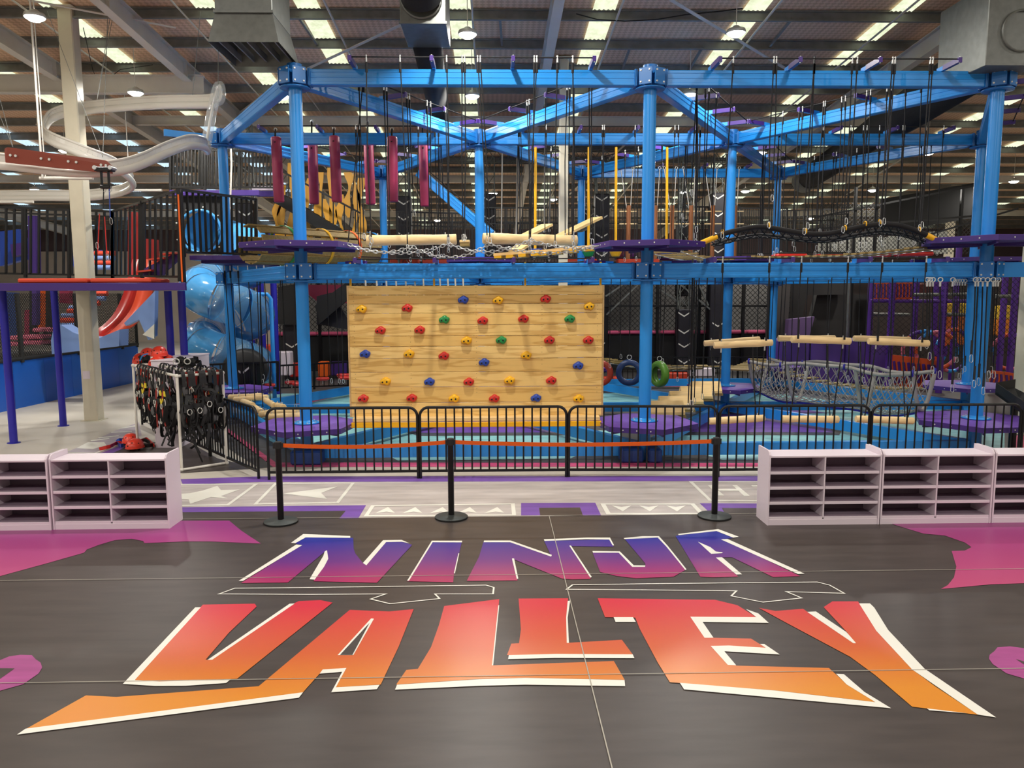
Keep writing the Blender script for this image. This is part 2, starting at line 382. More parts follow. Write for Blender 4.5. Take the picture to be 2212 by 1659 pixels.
# ------------------------------------------------------------------ blue steel ropes-course frame on a triangular grid
SX, RY = 5.4905, 4.755
GX, GY = -3.040, 12.5
ZTOP, ZLOW, ZPLAT, ZBASE = 6.01, 3.063, .634, .17
N = {'A':(GX,GY),'B':(GX+SX,GY),'C':(GX+2*SX,GY),'D':(GX-SX/2,GY+RY),'E':(GX+SX/2,GY+RY),'F':(GX+1.5*SX,GY+RY),'G':(GX+2.5*SX,GY+RY),
     'H':(GX,GY+2*RY),'I':(GX+SX,GY+2*RY),'J':(GX+2*SX,GY+2*RY)}
PR = .10
where = {'A':'left front','B':'middle front','C':'right front','D':'left second-row','E':'middle second-row','F':'right second-row','G':'far right second-row','H':'left third-row','I':'middle third-row','J':'right third-row'}
def beam_prof(w_=.15, h_=.235):
    a, hh = w_/2, h_/2; g = .006; c = .012
    side = [(a-c,-hh),(a,-hh+c),(a,-hh+.045),(a-g,-hh+.05),(a-g,-.012),(a,-.007),(a,.007),(a-g,.012),(a-g,hh-.05),(a,hh-.045),(a,hh-c),(a-c,hh)]
    return side + [(-x,y) for x,y in reversed(side)]
BP = beam_prof()
def hub(root, x, y, z, cap):
    mb = MB(); pl = MB(); bo = MB()
    for k in range(6):
        a = k*pi/3; d = V(cos(a), sin(a), 0); s_ = V(-sin(a), cos(a), 0); c = V(x, y, z)
        mb.bar(c+d*.08, c+d*.215, .10, .20); 
        Mx = Matrix((d, s_, V(0,0,1))).transposed()
        pl.cbox(c+d*.225, (.018,.205,.25), .006, M=Mx)
        for u in (-.068,.068):
            for v in (-.085,.085):
                q = c+d*.234+s_*u+V(0,0,v); bo.cyl(q, q+d*.012, .016, .013, n=8)
    mb.lathe((x,y,z-.165), [(.11,0),(.23,.0),(.23,.02),(.11,.02)], 24)
    if cap: mb.cyl((x,y,z-.12),(x,y,z+.20),.115,n=20)
    mb.build('hub', M['plate_blue'], root); pl.build('bolt_plate', M['plate_blue'], root); bo.build('bolt', M['bolt'], root, kind='stuff')
for k, (x, y) in N.items():
    t = thing('steel_post', 'round bright blue steel %s post of the ropes course frame' % where[k], 'post', (x,y,0), 'blue posts of the ropes course'); t['kind'] = 'thing'
    MB().cyl((x,y,0),(x,y,ZTOP+.1),PR,n=24).build('shaft', M['steel_blue'], t)
    MB().lathe((x,y,ZPLAT+.005), [(PR,0),(.22,0),(.22,.018),(PR+.03,.022),(PR,.05)], 24).build('flange', M['steel_blue'], t)
    fb = MB()
    for i in range(8):
        a = i*pi/4+.3; q = V(x+.185*cos(a), y+.185*sin(a), ZPLAT+.022); fb.cyl(q, q+V(0,0,.014), .015, n=6)
    fb.build('flange_bolt', M['bolt'], t, kind='stuff')
    hub(t, x, y, ZTOP, True); hub(t, x, y, ZLOW, False)
edges_top = ['AB','BC','AD','AE','EB','BF','FC','DE','EF','FG','DH','HE','EI','IF','FJ','JG','IJ','CG']
edges_low = ['AB','BC','AD','AE','EB','BF','FC','DE','EF','FG','HE','EI','IF','FJ','JG','CG','IJ','HI']
names_e = {}
def ends(e, inset=.235):
    p, q = V(*N[e[0]], 0), V(*N[e[1]], 0); d = (q-p).normalized(); return p+d*inset, q-d*inset, d
def bracket(root, pos, nrm, z, ln=.42):
    MB().bar(V(pos.x,pos.y,z+.145)-nrm*.05, V(pos.x,pos.y,z+.145)+nrm*.16, .05, .07).build('bracket_foot', M['steel_blue'], root)
    MB().bar(V(pos.x,pos.y,z+.15)+nrm*.12, V(pos.x,pos.y,z+.15)+nrm*(.12+ln), .055, .075).build('outrigger', M['purple'], root)
    q = V(pos.x,pos.y,z+.15)+nrm*(.12+ln)
    MB().cyl(q-nrm*.02+V(0,0,-.05), q-nrm*.02+V(0,0,.05), .012, n=6).build('eye_bolt', M['steel'], root)
CABLE = .50
# side on which the outriggers stand, seen from above: +1 to the right of the direction of the edge
side_top = {'AB':1,'BC':1,'AE':1,'EB':1,'BF':1,'FC':1,'DE':1,'EF':1,'FG':1,'HE':1,'EI':1,'IF':1,'FJ':1,'JG':1,'CG':1,'DH':1,'IJ':1}
side_low = {'AB':1,'BC':1,'AE':1,'EB':1,'BF':1,'FC':1,'DE':1,'EF':1,'FG':1}
for lvl, es, z, sides in (('top', edges_top, ZTOP, side_top), ('middle', edges_low, ZLOW, side_low)):
    for e in es:
        p, q, d = ends(e); nrm = V(d.y, -d.x, 0)
        t = thing('steel_beam', 'bright blue %s-level steel beam from %s post to %s post' % (lvl, where[e[0]], where[e[1]]), 'beam', (*((p+q)/2).xy, z-.12), 'blue beams of the ropes course'); t['kind'] = 'thing'
        MB().sweep(V(p.x,p.y,z), V(q.x,q.y,z), BP).build('rail', M['steel_blue'], t)
        for c, s_ in ((p, 1), (q, -1)):
            Mx = Matrix((d, V(-d.y,d.x,0), V(0,0,1))).transposed(); MB().cbox(V(c.x,c.y,z)+d*(s_*.012), (.02,.2,.26), .005, M=Mx).build('end_plate', M['plate_blue'], t)
        if e in sides:
            nn = nrm*sides[e]; L = (q-p).length; cpts = []
            fr = (.14,.38,.62,.86)
            for f in fr:
                c = p + (q-p)*f; bracket(t, c, nn, z)
            a = p+(q-p)*fr[0]+nn*CABLE; b_ = p+(q-p)*fr[-1]+nn*CABLE
            zc = z+.17
            MB().cyl(V(a.x,a.y,zc), V(b_.x,b_.y,zc), .011, n=6).build('safety_cable', M['rope'], t)
for e in ['AB','BC','AD','AE','EB','BF','FC','DE','EF','FG','HE','EI','IF','FJ','JG','CG','IJ','HI','DH']:
    p, q, d = ends(e, .12)
    MB().bar(V(p.x,p.y,ZBASE), V(q.x,q.y,ZBASE), .12, .2).build('ground_beam', M['steel_blue'], None, 'blue ground beam tying %s post to %s post at the floor' % (where[e[0]], where[e[1]]), 'beam', 'blue ground beams', 'thing')
# sloping ladder beam behind the third row
a, b_ = at(905,372,21.2), at(1062,508,20.2)
t = thing('steel_beam', 'blue beam sloping down steeply behind the magenta bags', 'beam', (a+b_)/2); t['kind'] = 'thing'
MB().sweep(a, b_, BP).build('rail', M['steel_blue'], t)
MB().cyl(a+V(.05,-.1,.2), b_+V(.05,-.1,.2), .012, n=6).build('safety_cable', M['rope'], t)
# stub arms on the left second-row post and right front post
x, y = N['D']
MB().bar((x-.2,y-.1,ZTOP+.0),(x-1.0,y-.55,ZTOP+.02),.09,.13).build('stub_arm', M['steel_blue'], bpy.data.objects['steel_post.003'])
x, y = N['C']
MB().bar((x+.2,y,ZLOW),(x+2.6,y-.1,ZLOW),.15,.235).build('stub_arm', M['steel_blue'], bpy.data.objects['steel_post.002'])

# ------------------------------------------------------------------ printed vinyl floor
def c5(x, y): return (x/2.989, 1120+y/2.989)
def c6(x, y): return (600+x/2.989, 1120+y/2.989)
def c7(x, y): return (1200+x/2.989, 1120+y/2.989)
def c8(x, y): return (1472+x/2.989, 1120+y/2.989)
def q1(x, y): return (x/3.95, 740+y/3.95)
def q2(x, y): return (480+x/3.95, 740+y/3.95)
def q3(x, y): return (1120+x/3.95, 740+y/3.95)
def idp(x, y): return (x, y)
def flat(name, m, pts, z, conv=idp, label=None):
    return MB().poly([gr(*conv(*p), z) for p in pts]).build(name, m, floor, label=label)
def stroke(name, m, pts, wd, z, conv=idp, closed=True):
    P = [gr(*conv(*p), z) for p in pts]; n = len(P); mb = MB(); rng = range(n if closed else n-1); h = wd/2
    nrm = []
    for i in rng:
        d = (P[(i+1) % n]-P[i]); d.z = 0; d.normalize(); nrm.append(V(-d.y, d.x, 0))
    off = []
    for i in range(n):
        a = nrm[i-1] if (closed or i > 0) else nrm[0]; b_ = nrm[i % len(nrm)] if (closed or i < n-1) else nrm[-1]
        m_ = (a+b_); m_ = m_.normalized() if m_.length > 1e-6 else a
        off.append(m_*(h/max(.35, m_.dot(a))))
    for i in rng:
        j = (i+1) % n; mb.add([P[i]-off[i], P[j]-off[j], P[j]+off[j], P[i]+off[i]], [(0,1,2,3)])
    return mb.build(name, m, floor)
m_vdark = vinyl('charcoal_vinyl', (74,67,64), .34); m_vdark2 = vinyl('charcoal_vinyl_zone', (78,76,76), .4)
m_vgrey = vinyl('pale_grey_vinyl', (190,183,180), .4); m_vpurp = vinyl('purple_vinyl', (118,82,168), .4)
m_vtx = vinyl('lilac_grey_vinyl', (170,160,170), .4)
m_teal = vinyl('aqua_vinyl', (140,198,200), .4); m_pink = vinyl('pink_vinyl', (196,76,116), .4)
m_seam = mat('weld_line', (170,165,152), .5)
yk = lambda px, py: gr(px, py).y
m_nin = gradmat('ninja_print', yk(1100,1252), (172,44,98), yk(1100,1165), (40,46,152), mid=(.45,(108,50,134)))
m_val = gradmat('valley_print', yk(1100,1500), (220,140,38), yk(1100,1305), (212,48,66), mid=(.42,(208,96,48)))
m_mag = gradmat('magenta_print', yk(1100,1270), (190,78,122), yk(1100,1130), (152,56,132))
m_mag2 = vinyl('plum_print', (166,78,140), .4)
z1, z2, z3, z4, z5, z6 = .002, .0035, .005, .0065, .008, .0095
# charcoal sheet with the big lettering
far = gr(1190, 1115).y
for x0, x1, y0, y1 in ((-13,.66,far-2,far),(.66,13,far-2,far),(-13,.66,far-4,far-2),(.66,13,far-4,far-2),(-13,.66,far-6,far-4),(.66,13,far-6,far-4),(-13,.66,far-9,far-6),(.66,13,far-9,far-6)):
    MB().poly([V(x0,y0,z1),V(x1,y0,z1),V(x1,y1,z1),V(x0,y1,z1)]).build('vinyl_sheet', m_vdark, floor)
for k in range(1, 4): MB().box((0,far-2*k,z6),(26,.007,.001)).build('weld_line', m_seam, floor)
MB().box((.66,far-4.5,z6),(.008,9,.001)).build('weld_line', m_seam, floor)
MB().box((0,far,z6),(26,.008,.001)).build('weld_line', m_seam, floor)
def pr(conv, pts, m, z, name): flat(name, m, pts, z, conv)
W_, C_ = M['white_print'], None
# N
pr(c6, [(112,160),(180,122),(487,125),(490,195),(500,225),(552,290),(572,302),(700,152),(800,150),(868,170),(640,415),(230,405),(322,262),(303,215),(65,413),(-238,417),(158,172)], m_nin, z4, 'printed_letter')
pr(c6, [(85,157),(165,100),(468,113),(468,125),(180,122),(112,160)], W_, z5, 'letter_edge')
pr(c6, [(-253,403),(-225,403),(158,172),(120,168)], W_, z5, 'letter_edge')
pr(c6, [(205,392),(295,240),(303,212),(318,205),(326,260),(300,310),(238,395)], W_, z5, 'letter_edge')
pr(c6, [(550,287),(572,302),(700,152),(800,150),(850,160),(800,138),(680,140)], W_, z5, 'letter_edge')
# I
pr(c6, [(995,152),(1188,155),(1165,250),(1140,340),(1132,412),(835,405)], m_nin, z4, 'printed_letter')
pr(c6, [(835,402),(995,143),(1190,143),(1190,154),(1000,153),(847,402)], W_, z5, 'letter_edge')
pr(c6, [(1166,225),(1172,225),(1144,355),(1137,352)], W_, z5, 'letter_edge')
# N
pr(c6, [(1328,152),(1500,152),(1768,248),(1720,145),(2145,135),(2168,182),(1885,178),(2022,390),(1900,393),(1835,388),(1520,262),(1548,400),(1220,403),(1300,245)], m_nin, z4, 'printed_letter')
pr(c6, [(1332,142),(1503,142),(1770,235),(1765,246),(1500,153),(1330,153)], W_, z5, 'letter_edge')
pr(c6, [(1512,258),(1526,258),(1553,388),(1543,390)], W_, z5, 'letter_edge')
pr(c6, [(1718,134),(2000,123),(2145,123),(2172,174),(2162,174),(2140,136),(1990,134),(1722,145)], W_, z5, 'letter_edge')
pr(c6, [(1882,175),(1893,175),(2028,378),(2018,382)], W_, z5, 'letter_edge')
# J
pr(c7, [(240,222),(410,220),(500,310),(580,308),(580,290),(445,130),(660,120),(715,180),(838,332),(762,376),(520,386),(400,372),(288,345)], m_nin, z4, 'printed_letter')
pr(c7, [(238,210),(415,212),(505,302),(580,303),(578,312),(495,312),(408,221),(242,221)], W_, z5, 'letter_edge')
pr(c7, [(440,126),(560,114),(668,114),(726,178),(846,328),(838,333),(715,181),(660,123),(445,133)], W_, z5, 'letter_edge')
# A
pr(c7, [(775,112),(1035,80),(1145,125),(1080,135),(1580,372),(1405,378),(1140,250),(1040,252),(1180,375),(1020,380),(935,376)], m_nin, z4, 'printed_letter')
pr(c7, [(792,100),(1050,68),(1184,118),(1148,124),(1040,81),(795,107)], W_, z5, 'letter_edge')
pr(c7, [(1068,135),(1110,132),(1608,356),(1565,358)], W_, z5, 'letter_edge')
pr(c7, [(920,150),(1000,185),(1035,213),(1080,218),(1075,224),(1005,228)], W_, z5, 'letter_edge')
pr(c7, [(1035,252),(1075,250),(1204,360),(1168,362)], W_, z5, 'letter_edge')
# sword outlines between the words
stroke('printed_outline', W_, [(-380,487),(-278,450),(0,448),(900,436),(1345,430),(1395,445),(1390,487),(1015,487),(1045,517),(725,550),(600,520),(697,487),(200,490)], .016, z4, c6)
stroke('printed_outline', W_, [(72,457),(110,428),(700,420),(1690,410),(1770,430),(1865,483),(1490,472),(1590,513),(1340,540),(1135,500),(1168,467),(600,461)], .016, z4, c7)
# V
pr(c5, [(1310,556),(1645,550),(1657,568),(1480,735),(1327,912),(1345,912),(1898,548),(1930,533),(2070,527),(2147,543),(1530,1035),(1030,1052),(870,1043)], m_val, z4, 'printed_letter')
pr(c5, [(1297,573),(1260,574),(793,1068),(1000,1081),(1200,1080),(1460,1062),(1490,1037),(1030,1052),(870,1043)], W_, z5, 'letter_edge')
pr(c5, [(1340,913),(1370,912),(1903,549),(1870,550)], W_, z5, 'letter_edge')
# A with the long tail
pr(c5, [(2258,590),(2513,600),(2671,585),(2573,830),(2458,1072),(2163,1090),(2210,990),(2063,1002),(1955,1123),(165,1360),(555,1142),(750,1152),(1670,1083)], m_val, z4, 'printed_letter')
pr(c5, [(165,1357),(110,1395),(1930,1157),(1957,1122)], W_, z5, 'letter_edge')
pr(c6, [(270,1002),(290,975),(443,965),(375,1090),(657,1074),(640,1102),(345,1122),(416,990)], W_, z5, 'letter_edge')
pr(c6, [(386,882),(603,645),(621,647),(488,882)], W_, z5, 'letter_edge')
pr(c6, [(402,880),(592,674),(482,880)], m_vdark, z6, 'letter_counter')
# L, L
pr(c6, [(1075,565),(1430,520),(1412,720),(1388,948),(2170,920),(2240,1042),(1600,1028),(1300,1036),(765,1072),(830,978),(905,970),(990,830),(1040,690)], m_val, z4, 'printed_letter')
pr(c6, [(770,1073),(757,1105),(1300,1080),(1600,1073),(2243,1082),(2239,1043),(1600,1029),(1300,1038)], W_, z5, 'letter_edge')
pr(c6, [(1424,560),(1430,560),(1391,948),(1383,948)], W_, z5, 'letter_edge')
pr(c6, [(1555,517),(1875,515),(1865,650),(1867,803),(2222,783),(2292,878),(1480,882),(1508,808),(1558,805),(1570,715)], m_val, z4, 'printed_letter')
pr(c6, [(1492,882),(1487,908),(1800,900),(2303,902),(2292,877),(1800,874)], W_, z5, 'letter_edge')
pr(c6, [(1872,532),(1888,530),(1872,640),(1880,803),(1866,803),(1862,640)], W_, z5, 'letter_edge')
# E
pr(c7, [(272,515),(1030,525),(1175,560),(1297,637),(872,635),(1018,770),(1262,775),(1358,835),(1120,822),(1003,825),(1165,950),(1765,965),(1880,1070),(2065,1185),(1420,1110),(738,1057),(660,930),(545,715),(515,640),(320,637)], m_val, z4, 'printed_letter')
pr(c7, [(375,637),(500,637),(518,668),(388,668)], W_, z5, 'letter_edge')
pr(c7, [(1230,585),(1310,613),(1377,674),(950,668),(1020,770),(962,770),(870,634),(1297,637)], W_, z5, 'letter_edge')
pr(c7, [(1320,810),(1348,810),(1448,878),(1090,857),(1167,948),(1112,945),(1002,823),(1120,820),(1358,835)], W_, z5, 'letter_edge')
pr(c7, [(803,1061),(830,1103),(2167,1225),(1995,1120),(1862,1005),(1812,1003),(1880,1072),(2066,1186),(1420,1111)], W_, z5, 'letter_edge')
# Y
pr(c8, [(500,577),(608,597),(785,583),(1110,800),(1070,735),(918,572),(975,535),(1140,535),(1260,728),(1490,975),(1640,1085),(1915,1267),(1490,1215),(1250,1010),(1090,893),(690,680)], m_val, z4, 'printed_letter')
pr(c8, [(812,603),(868,600),(1065,733),(1128,805),(1110,805)], W_, z5, 'letter_edge')
pr(c8, [(1147,548),(1217,548),(1245,575),(1335,720),(1570,970),(2032,1284),(1913,1266),(1490,975),(1258,725)], W_, z5, 'letter_edge')
pr(c8, [(1585,1226),(1600,1238),(1850,1258)], W_, z5, 'letter_edge')
# magenta brush shapes
pr(c5, [(1480,14),(1560,80),(1685,162),(1350,148),(1200,148),(932,159),(925,145),(850,131),(740,140),(640,170),(560,200),(543,221),(300,290),(0,372),(-420,480),(-420,14)], m_mag, z3, 'printed_splash')
pr(c8, [(1300,14),(1390,45),(1565,98),(1700,110),(1830,155),(1873,185),(1830,207),(1745,210),(1775,310),(1760,380),(1720,430),(1675,455),(2000,425),(2212,418),(2600,415),(2600,14)], m_mag, z3, 'printed_splash')
pr(c5, [(-60,930),(0,915),(60,890),(130,880),(205,882),(232,910),(262,930),(272,962),(250,1000),(150,1070),(0,1112),(-60,1120)], m_mag2, z3, 'printed_splash')
pr(c5, [(-60,966),(95,967),(-20,1050),(-60,1060)], m_vdark, z4, 'splash_gap')
pr(c8, [(2300,850),(2212,838),(2120,825),(2040,832),(2022,855),(1990,880),(1985,905),(2010,940),(2100,1000),(2212,1033),(2300,1045)], m_mag2, z3, 'printed_splash')
pr(c8, [(2160,907),(2300,950),(2300,1000)], m_vdark, z4, 'splash_gap')
# pale strip with arrows and panels behind the charcoal sheet
flat('vinyl_sheet', m_vgrey, [(390,1040),(570,1036),(1640,1035),(2400,1035),(2400,1118),(1640,1116),(395,1126)], z1)
flat('printed_band', m_vpurp, [(390,1035),(560,1029),(1640,1028),(2400,1028),(2400,1039),(1640,1039),(560,1041),(395,1047)], z2)
for nm, cv, pts, m, z in (
    ('printed_band', q2, [(-400,1405),(1228,1387),(1163,1497),(1000,1500),(1055,1435),(-400,1448)], m_vpurp, z2),
    ('printed_band', q2, [(-400,1448),(1055,1435),(1000,1500),(-400,1520)], m_vdark, z2),
    ('printed_band', q3, [(22,1368),(655,1366),(705,1475),(22,1475)], m_vpurp, z2),
    ('printed_band', q3, [(175,1410),(525,1407),(550,1475),(185,1475)], m_vdark, z3),
    ('printed_band', q3, [(1545,1370),(2080,1373),(2080,1412),(1735,1412),(1765,1458),(1640,1458)], m_vpurp, z2),
    ('printed_band', q3, [(1735,1412),(2080,1412),(2080,1485),(1775,1485)], m_vdark, z2),
    ('printed_arrow', q2, [(520,1287),(985,1228),(845,1283),(895,1335)], W_, z3),
    ('printed_star', q1, [(1400,1300),(1620,1285),(1730,1262),(1855,1222),(1885,1258),(2045,1254),(1885,1310),(1948,1330),(1800,1318),(1622,1376),(1610,1338),(1440,1330)], W_, z3),
    ('printed_letter', q3, [(1617,1217),(1652,1217),(1757,1305),(1705,1305)], W_, z3), ('printed_letter', q3, [(1700,1250),(1870,1250),(1890,1265),(1715,1265)], W_, z4),
    ('printed_letter', q3, [(1825,1217),(1865,1217),(1975,1308),(1925,1308)], W_, z3), ('printed_letter', q3, [(1985,1217),(2100,1217),(2100,1229),(2000,1229)], W_, z3)):
    flat(nm, m, pts, z, cv)
stroke('printed_frame', W_, [(455,1203),(1115,1199),(985,1364),(285,1377)], .045, z3, q2)
stroke('printed_frame', W_, [(1380,1210),(2185,1207),(1945,1384),(1380,1392)], .05, z3, q1)
stroke('printed_frame', W_, [(1285,1392),(2480,1376),(2490,1470),(1228,1478)], .05, z3, q2)
stroke('printed_frame', W_, [(720,1377),(1485,1377),(1565,1460),(768,1460)], .06, z3, q3)
stroke('printed_frame', W_, [(1470,1186),(2200,1188),(2200,1352),(1635,1345)], .05, z3, q3)
for k in range(5): flat('printed_arrow', W_, [(1415+233*k,1403),(1475+233*k,1453),(1400+233*k,1443),(1300+233*k,1457)], z3, q2)
for k in range(3): flat('printed_arrow', W_, [(795+232*k,1389),(880+232*k,1402),(965+232*k,1389),(890+232*k,1440)], z3, q3)
# left walkway vinyl by the harness rack
flat('vinyl_sheet', m_vdark, [(200,985),(265,962),(330,955),(400,950),(470,990),(560,1012),(395,1022),(200,1010)], z1)
flat('printed_band', m_vpurp, [(205,983),(262,962),(275,964),(230,985)], z2)
flat('vinyl_sheet', m_vtx, [(143,977),(205,950),(250,930),(300,912),(306,940),(262,962),(205,981)], z1)
for p in ([(165,968),(190,955),(225,955),(230,962),(200,970)],[(195,951),(235,946),(237,948),(198,953)],[(212,945),(256,940),(257,942),(214,947)],[(240,933),(285,931),(285,933),(240,935)],[(250,926),(295,918),(296,921),(262,926)]):
    flat('printed_letter', W_, p, z3)
stroke('printed_frame', W_, [(143,977),(205,979),(262,958)], .05, z3, closed=False)
# coloured zone under the ropes course
flat('vinyl_zone', m_vdark2, [(440,850),(492,932),(592,1000),(600,1001),(2420,1001),(2420,800),(1500,760),(560,795)], z1)
flat('vinyl_zone', m_pink, [(482,912),(492,925),(596,999),(2420,1001),(2420,1007.5),(590,1008.5),(475,925)], z2)
flat('vinyl_zone', m_vdark2, [(440,880),(482,925),(590,1008.5),(560,1012),(440,935)], z2)
flat('vinyl_zone', m_teal, [(560,938),(600,962),(640,972),(667,962),(760,948),(830,925),(640,905)], z2)
flat('vinyl_zone', m_teal, [(826,977),(860,995),(1233,990),(1271,972),(1340,955),(1340,930),(820,930),(760,945),(700,958)], z2)
flat('vinyl_zone', m_vdark2, [(864,930),(905,942),(1225,940),(1310,922),(1300,885),(850,885)], z3)
flat('vinyl_zone', m_vpurp, [(885,929),(905,935),(1220,934),(1290,917),(1290,890),(860,890)], z4)
flat('vinyl_zone', m_teal, [(540,850),(770,850),(770,905),(650,900),(540,905)], z2)
flat('vinyl_zone', m_teal, [(1486,972),(1560,993),(2170,993),(2170,905),(1950,870),(1600,880),(1440,935),(1440,958)], z2)
flat('vinyl_zone', m_vdark2, [(1470,940),(1813,940),(1822,924),(1700,880),(1560,870),(1440,900)], z3)
flat('vinyl_zone', m_vpurp, [(1490,933),(1800,934),(1790,922),(1640,895),(1530,890)], z4)
flat('vinyl_zone', m_vpurp, [(1625,872),(1720,882),(1790,892),(1640,896)], z4)
flat('vinyl_zone', m_teal, [(1290,872),(1420,872),(1460,858),(1400,846),(1290,850)], z2)
flat('vinyl_zone', m_teal, [(1570,852),(1700,852),(1980,890),(1980,930),(1700,872),(1560,868)], z4)
flat('vinyl_zone', m_pink, [(1290,829),(1520,830),(1520,835),(1290,834)], z2)
flat('vinyl_zone', m_pink, [(590,880),(760,843),(760,849),(590,888)], z3)
flat('vinyl_zone', m_pink, [(2195,940),(2260,940),(2260,985),(2195,985)], z3)

# ------------------------------------------------------------------ belt stanchions
m_base = mat('stanchion_base', (62,68,68), .5, metal=.2)
def stanchion(c, label, belt_to=None, side=0):
    x, y = c.x, c.y
    t = thing('belt_stanchion', label, 'stanchion', (x,y,0))
    MB().lathe((x,y,0), [(.001,0),(.198,0),(.2,.004),(.2,.022)], 40).build('base_rim', M['rubber'], t)
    MB().lathe((x,y,0), [(.198,.022),(.19,.03),(.06,.036),(.045,.045),(.001,.045)], 40).build('base', m_base, t)
    MB().cyl((x,y,.03),(x,y,.93),.037,n=20).build('pole', M['black'], t)
    h = MB().cyl((x,y,.9),(x,y,.975),.041,n=20).lathe((x,y,.975),[(.041,0),(.036,.008),(.001,.008)],20)
    h.build('head', M['rubber'], t)
    MB().cbox((x+.045,y,.935),(.03,.035,.07),.006).cbox((x-.045,y,.935),(.03,.035,.07),.006).build('belt_clip', M['rubber'], t)
    if belt_to is not None:
        p, q = V(x+.055,y,.935), V(belt_to.x-.055,belt_to.y,.935); n = 14; mb = MB(); vs = []
        for i in range(n+1):
            f = i/n; m_ = p.lerp(q, f); m_.z -= .035*4*f*(1-f); a = .15*sin(pi*f)
            for dy, dz in ((-.001,-.024),(.001,-.024),(.001,.024),(-.001,.024)): vs.append(m_+V(0,dy,dz))
        fs = [(4*i+k,4*i+(k+1)%4,4*i+4+(k+1)%4,4*i+4+k) for i in range(n) for k in range(4)]
        mb.add(vs, fs).build('belt', M['orange'], t, label='orange retractable belt')
s1, s2, s3 = gr(607,1129), gr(975,1119), gr(1543,1117)
stanchion(s1, 'black belt stanchion in front of the left fence panel, belt running right', s2)
stanchion(s2, 'middle black belt stanchion with orange belts on both sides', s3)
stanchion(s3, 'black belt stanchion beside the right white shelves, end of the orange belt')

# ------------------------------------------------------------------ low white cubby shelves
def cubby(x0, x1, yf, label, D=.38, H=.825, S=.885, tilt=0.0):
    t = thing('cubby_shelf', label, 'shelf', ((x0+x1)/2, yf+D/2, 0), 'low white cubby shelves')
    th = .018; W = x1-x0; cx = (x0+x1)/2; yb = yf+D
    for x in (x0+th/2, x1-th/2):
        pts = [(yf,0),(yf,S-.05),(yf+.03,S-.012),(yf+.06,S),(yb,S),(yb,0)]
        MB().prism([V(x-th/2,a,b_) for a, b_ in pts], (th,0,0)).build('side_panel', M['white_board'], t)
    MB().cbox((cx,yf+D/2+.005,H-.011),(W-2*th-.002,D-.01,.022),.003).build('top', M['white_board'], t)
    MB().cbox((cx,yf+.014,.035),(W-2*th-.002,.018,.07),.002).build('plinth', M['white_board'], t)
    MB().box((cx,yb-.006,H/2+.02),(W-2*th-.002,.01,H-.06)).build('back_panel', M['back_shaded'], t)
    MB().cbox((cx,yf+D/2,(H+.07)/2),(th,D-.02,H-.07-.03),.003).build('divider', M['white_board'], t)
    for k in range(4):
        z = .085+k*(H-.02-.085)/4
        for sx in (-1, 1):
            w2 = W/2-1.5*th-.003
            sb = MB().box((cx+sx*(w2/2+th/2+.001),yf+D/2+.014,z),(w2,D-.05,.02)).build('shelf_board', M['board_shaded'], t); MB().cbox((cx+sx*(w2/2+th/2+.001),yf+.018,z-.002),(w2,.018,.034),.003).build('front_edge', M['white_board'], sb)
    return t
f = gr(368,1142); l = gr(114,1146)
yfl = (f.y+l.y)/2; wL = f.x-l.x
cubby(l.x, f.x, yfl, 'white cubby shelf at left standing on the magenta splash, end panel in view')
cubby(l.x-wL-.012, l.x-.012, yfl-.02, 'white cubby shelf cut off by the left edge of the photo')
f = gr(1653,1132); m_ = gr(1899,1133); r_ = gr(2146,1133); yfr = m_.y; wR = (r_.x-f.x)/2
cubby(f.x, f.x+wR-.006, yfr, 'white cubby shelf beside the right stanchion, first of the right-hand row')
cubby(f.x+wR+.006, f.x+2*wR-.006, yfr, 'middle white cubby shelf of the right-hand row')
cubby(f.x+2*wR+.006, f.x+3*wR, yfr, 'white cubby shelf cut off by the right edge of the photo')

# ------------------------------------------------------------------ black crowd-control fence
def fence_panel(p0, p1, label, nb=16, H=1.06):
    p0, p1 = V(p0.x,p0.y,0), V(p1.x,p1.y,0); d = (p1-p0).normalized(); L = (p1-p0).length; g = .018
    a, b_ = p0+d*g, p1-d*g; r = .021; R_ = .13
    t = thing('crowd_barrier', label, 'barrier', (p0+p1)/2, 'black crowd barriers around the ropes course')
    pts = [a+V(0,0,.01), a+V(0,0,H-R_)] + [a+d*(R_-R_*cos(k*pi/12))+V(0,0,H-R_+R_*sin(k*pi/12)) for k in range(1,6)]
    q = [b_-d*(R_-R_*cos(k*pi/12))+V(0,0,H-R_+R_*sin(k*pi/12)) for k in range(1,6)]
    pts += [a+d*R_+V(0,0,H), b_-d*R_+V(0,0,H)] + q[::-1] + [b_+V(0,0,H-R_), b_+V(0,0,.01)]
    MB().tube(pts, r, 8).build('frame', M['black'], t)
    MB().bar(a+V(0,0,.115), b_+V(0,0,.115), .03, .035).build('bottom_rail', M['black'], t)
    bw = (L-2*g)/(nb+1); mesh = None
    for k in range(nb):
        c = a+d*bw*(k+1)
        mb = MB().cyl(c+V(0,0,.12), c+V(0,0,H-.01), .0125, n=6, caps=False); mb.build('bar', M['black'], t)
    for s_, c in ((1,a),(-1,b_)):
        MB().bar(c+V(0,0,.28)-d*s_*.03, c+V(0,0,.28)+d*s_*.01, .02, .02).build('hook', M['black'], t)
    return t
fy = 11.10
xs = [at(px,1035,fy).x for px in (572,904,1228,1552,1880,2206)]; xs.append(xs[-1]+2.17)
fl = ['left end of the front row, behind the left stanchion','in front of the left half of the climbing wall','in front of the right half of the climbing wall','behind the right stanchion','behind the first right-hand shelf','behind the right edge shelves','cut off by the right edge of the photo']
ys = [gr(575,1037).y, gr(904,1034).y, gr(1228,1031).y, gr(1552,1031).y]; ys += [ys[-1]]*4
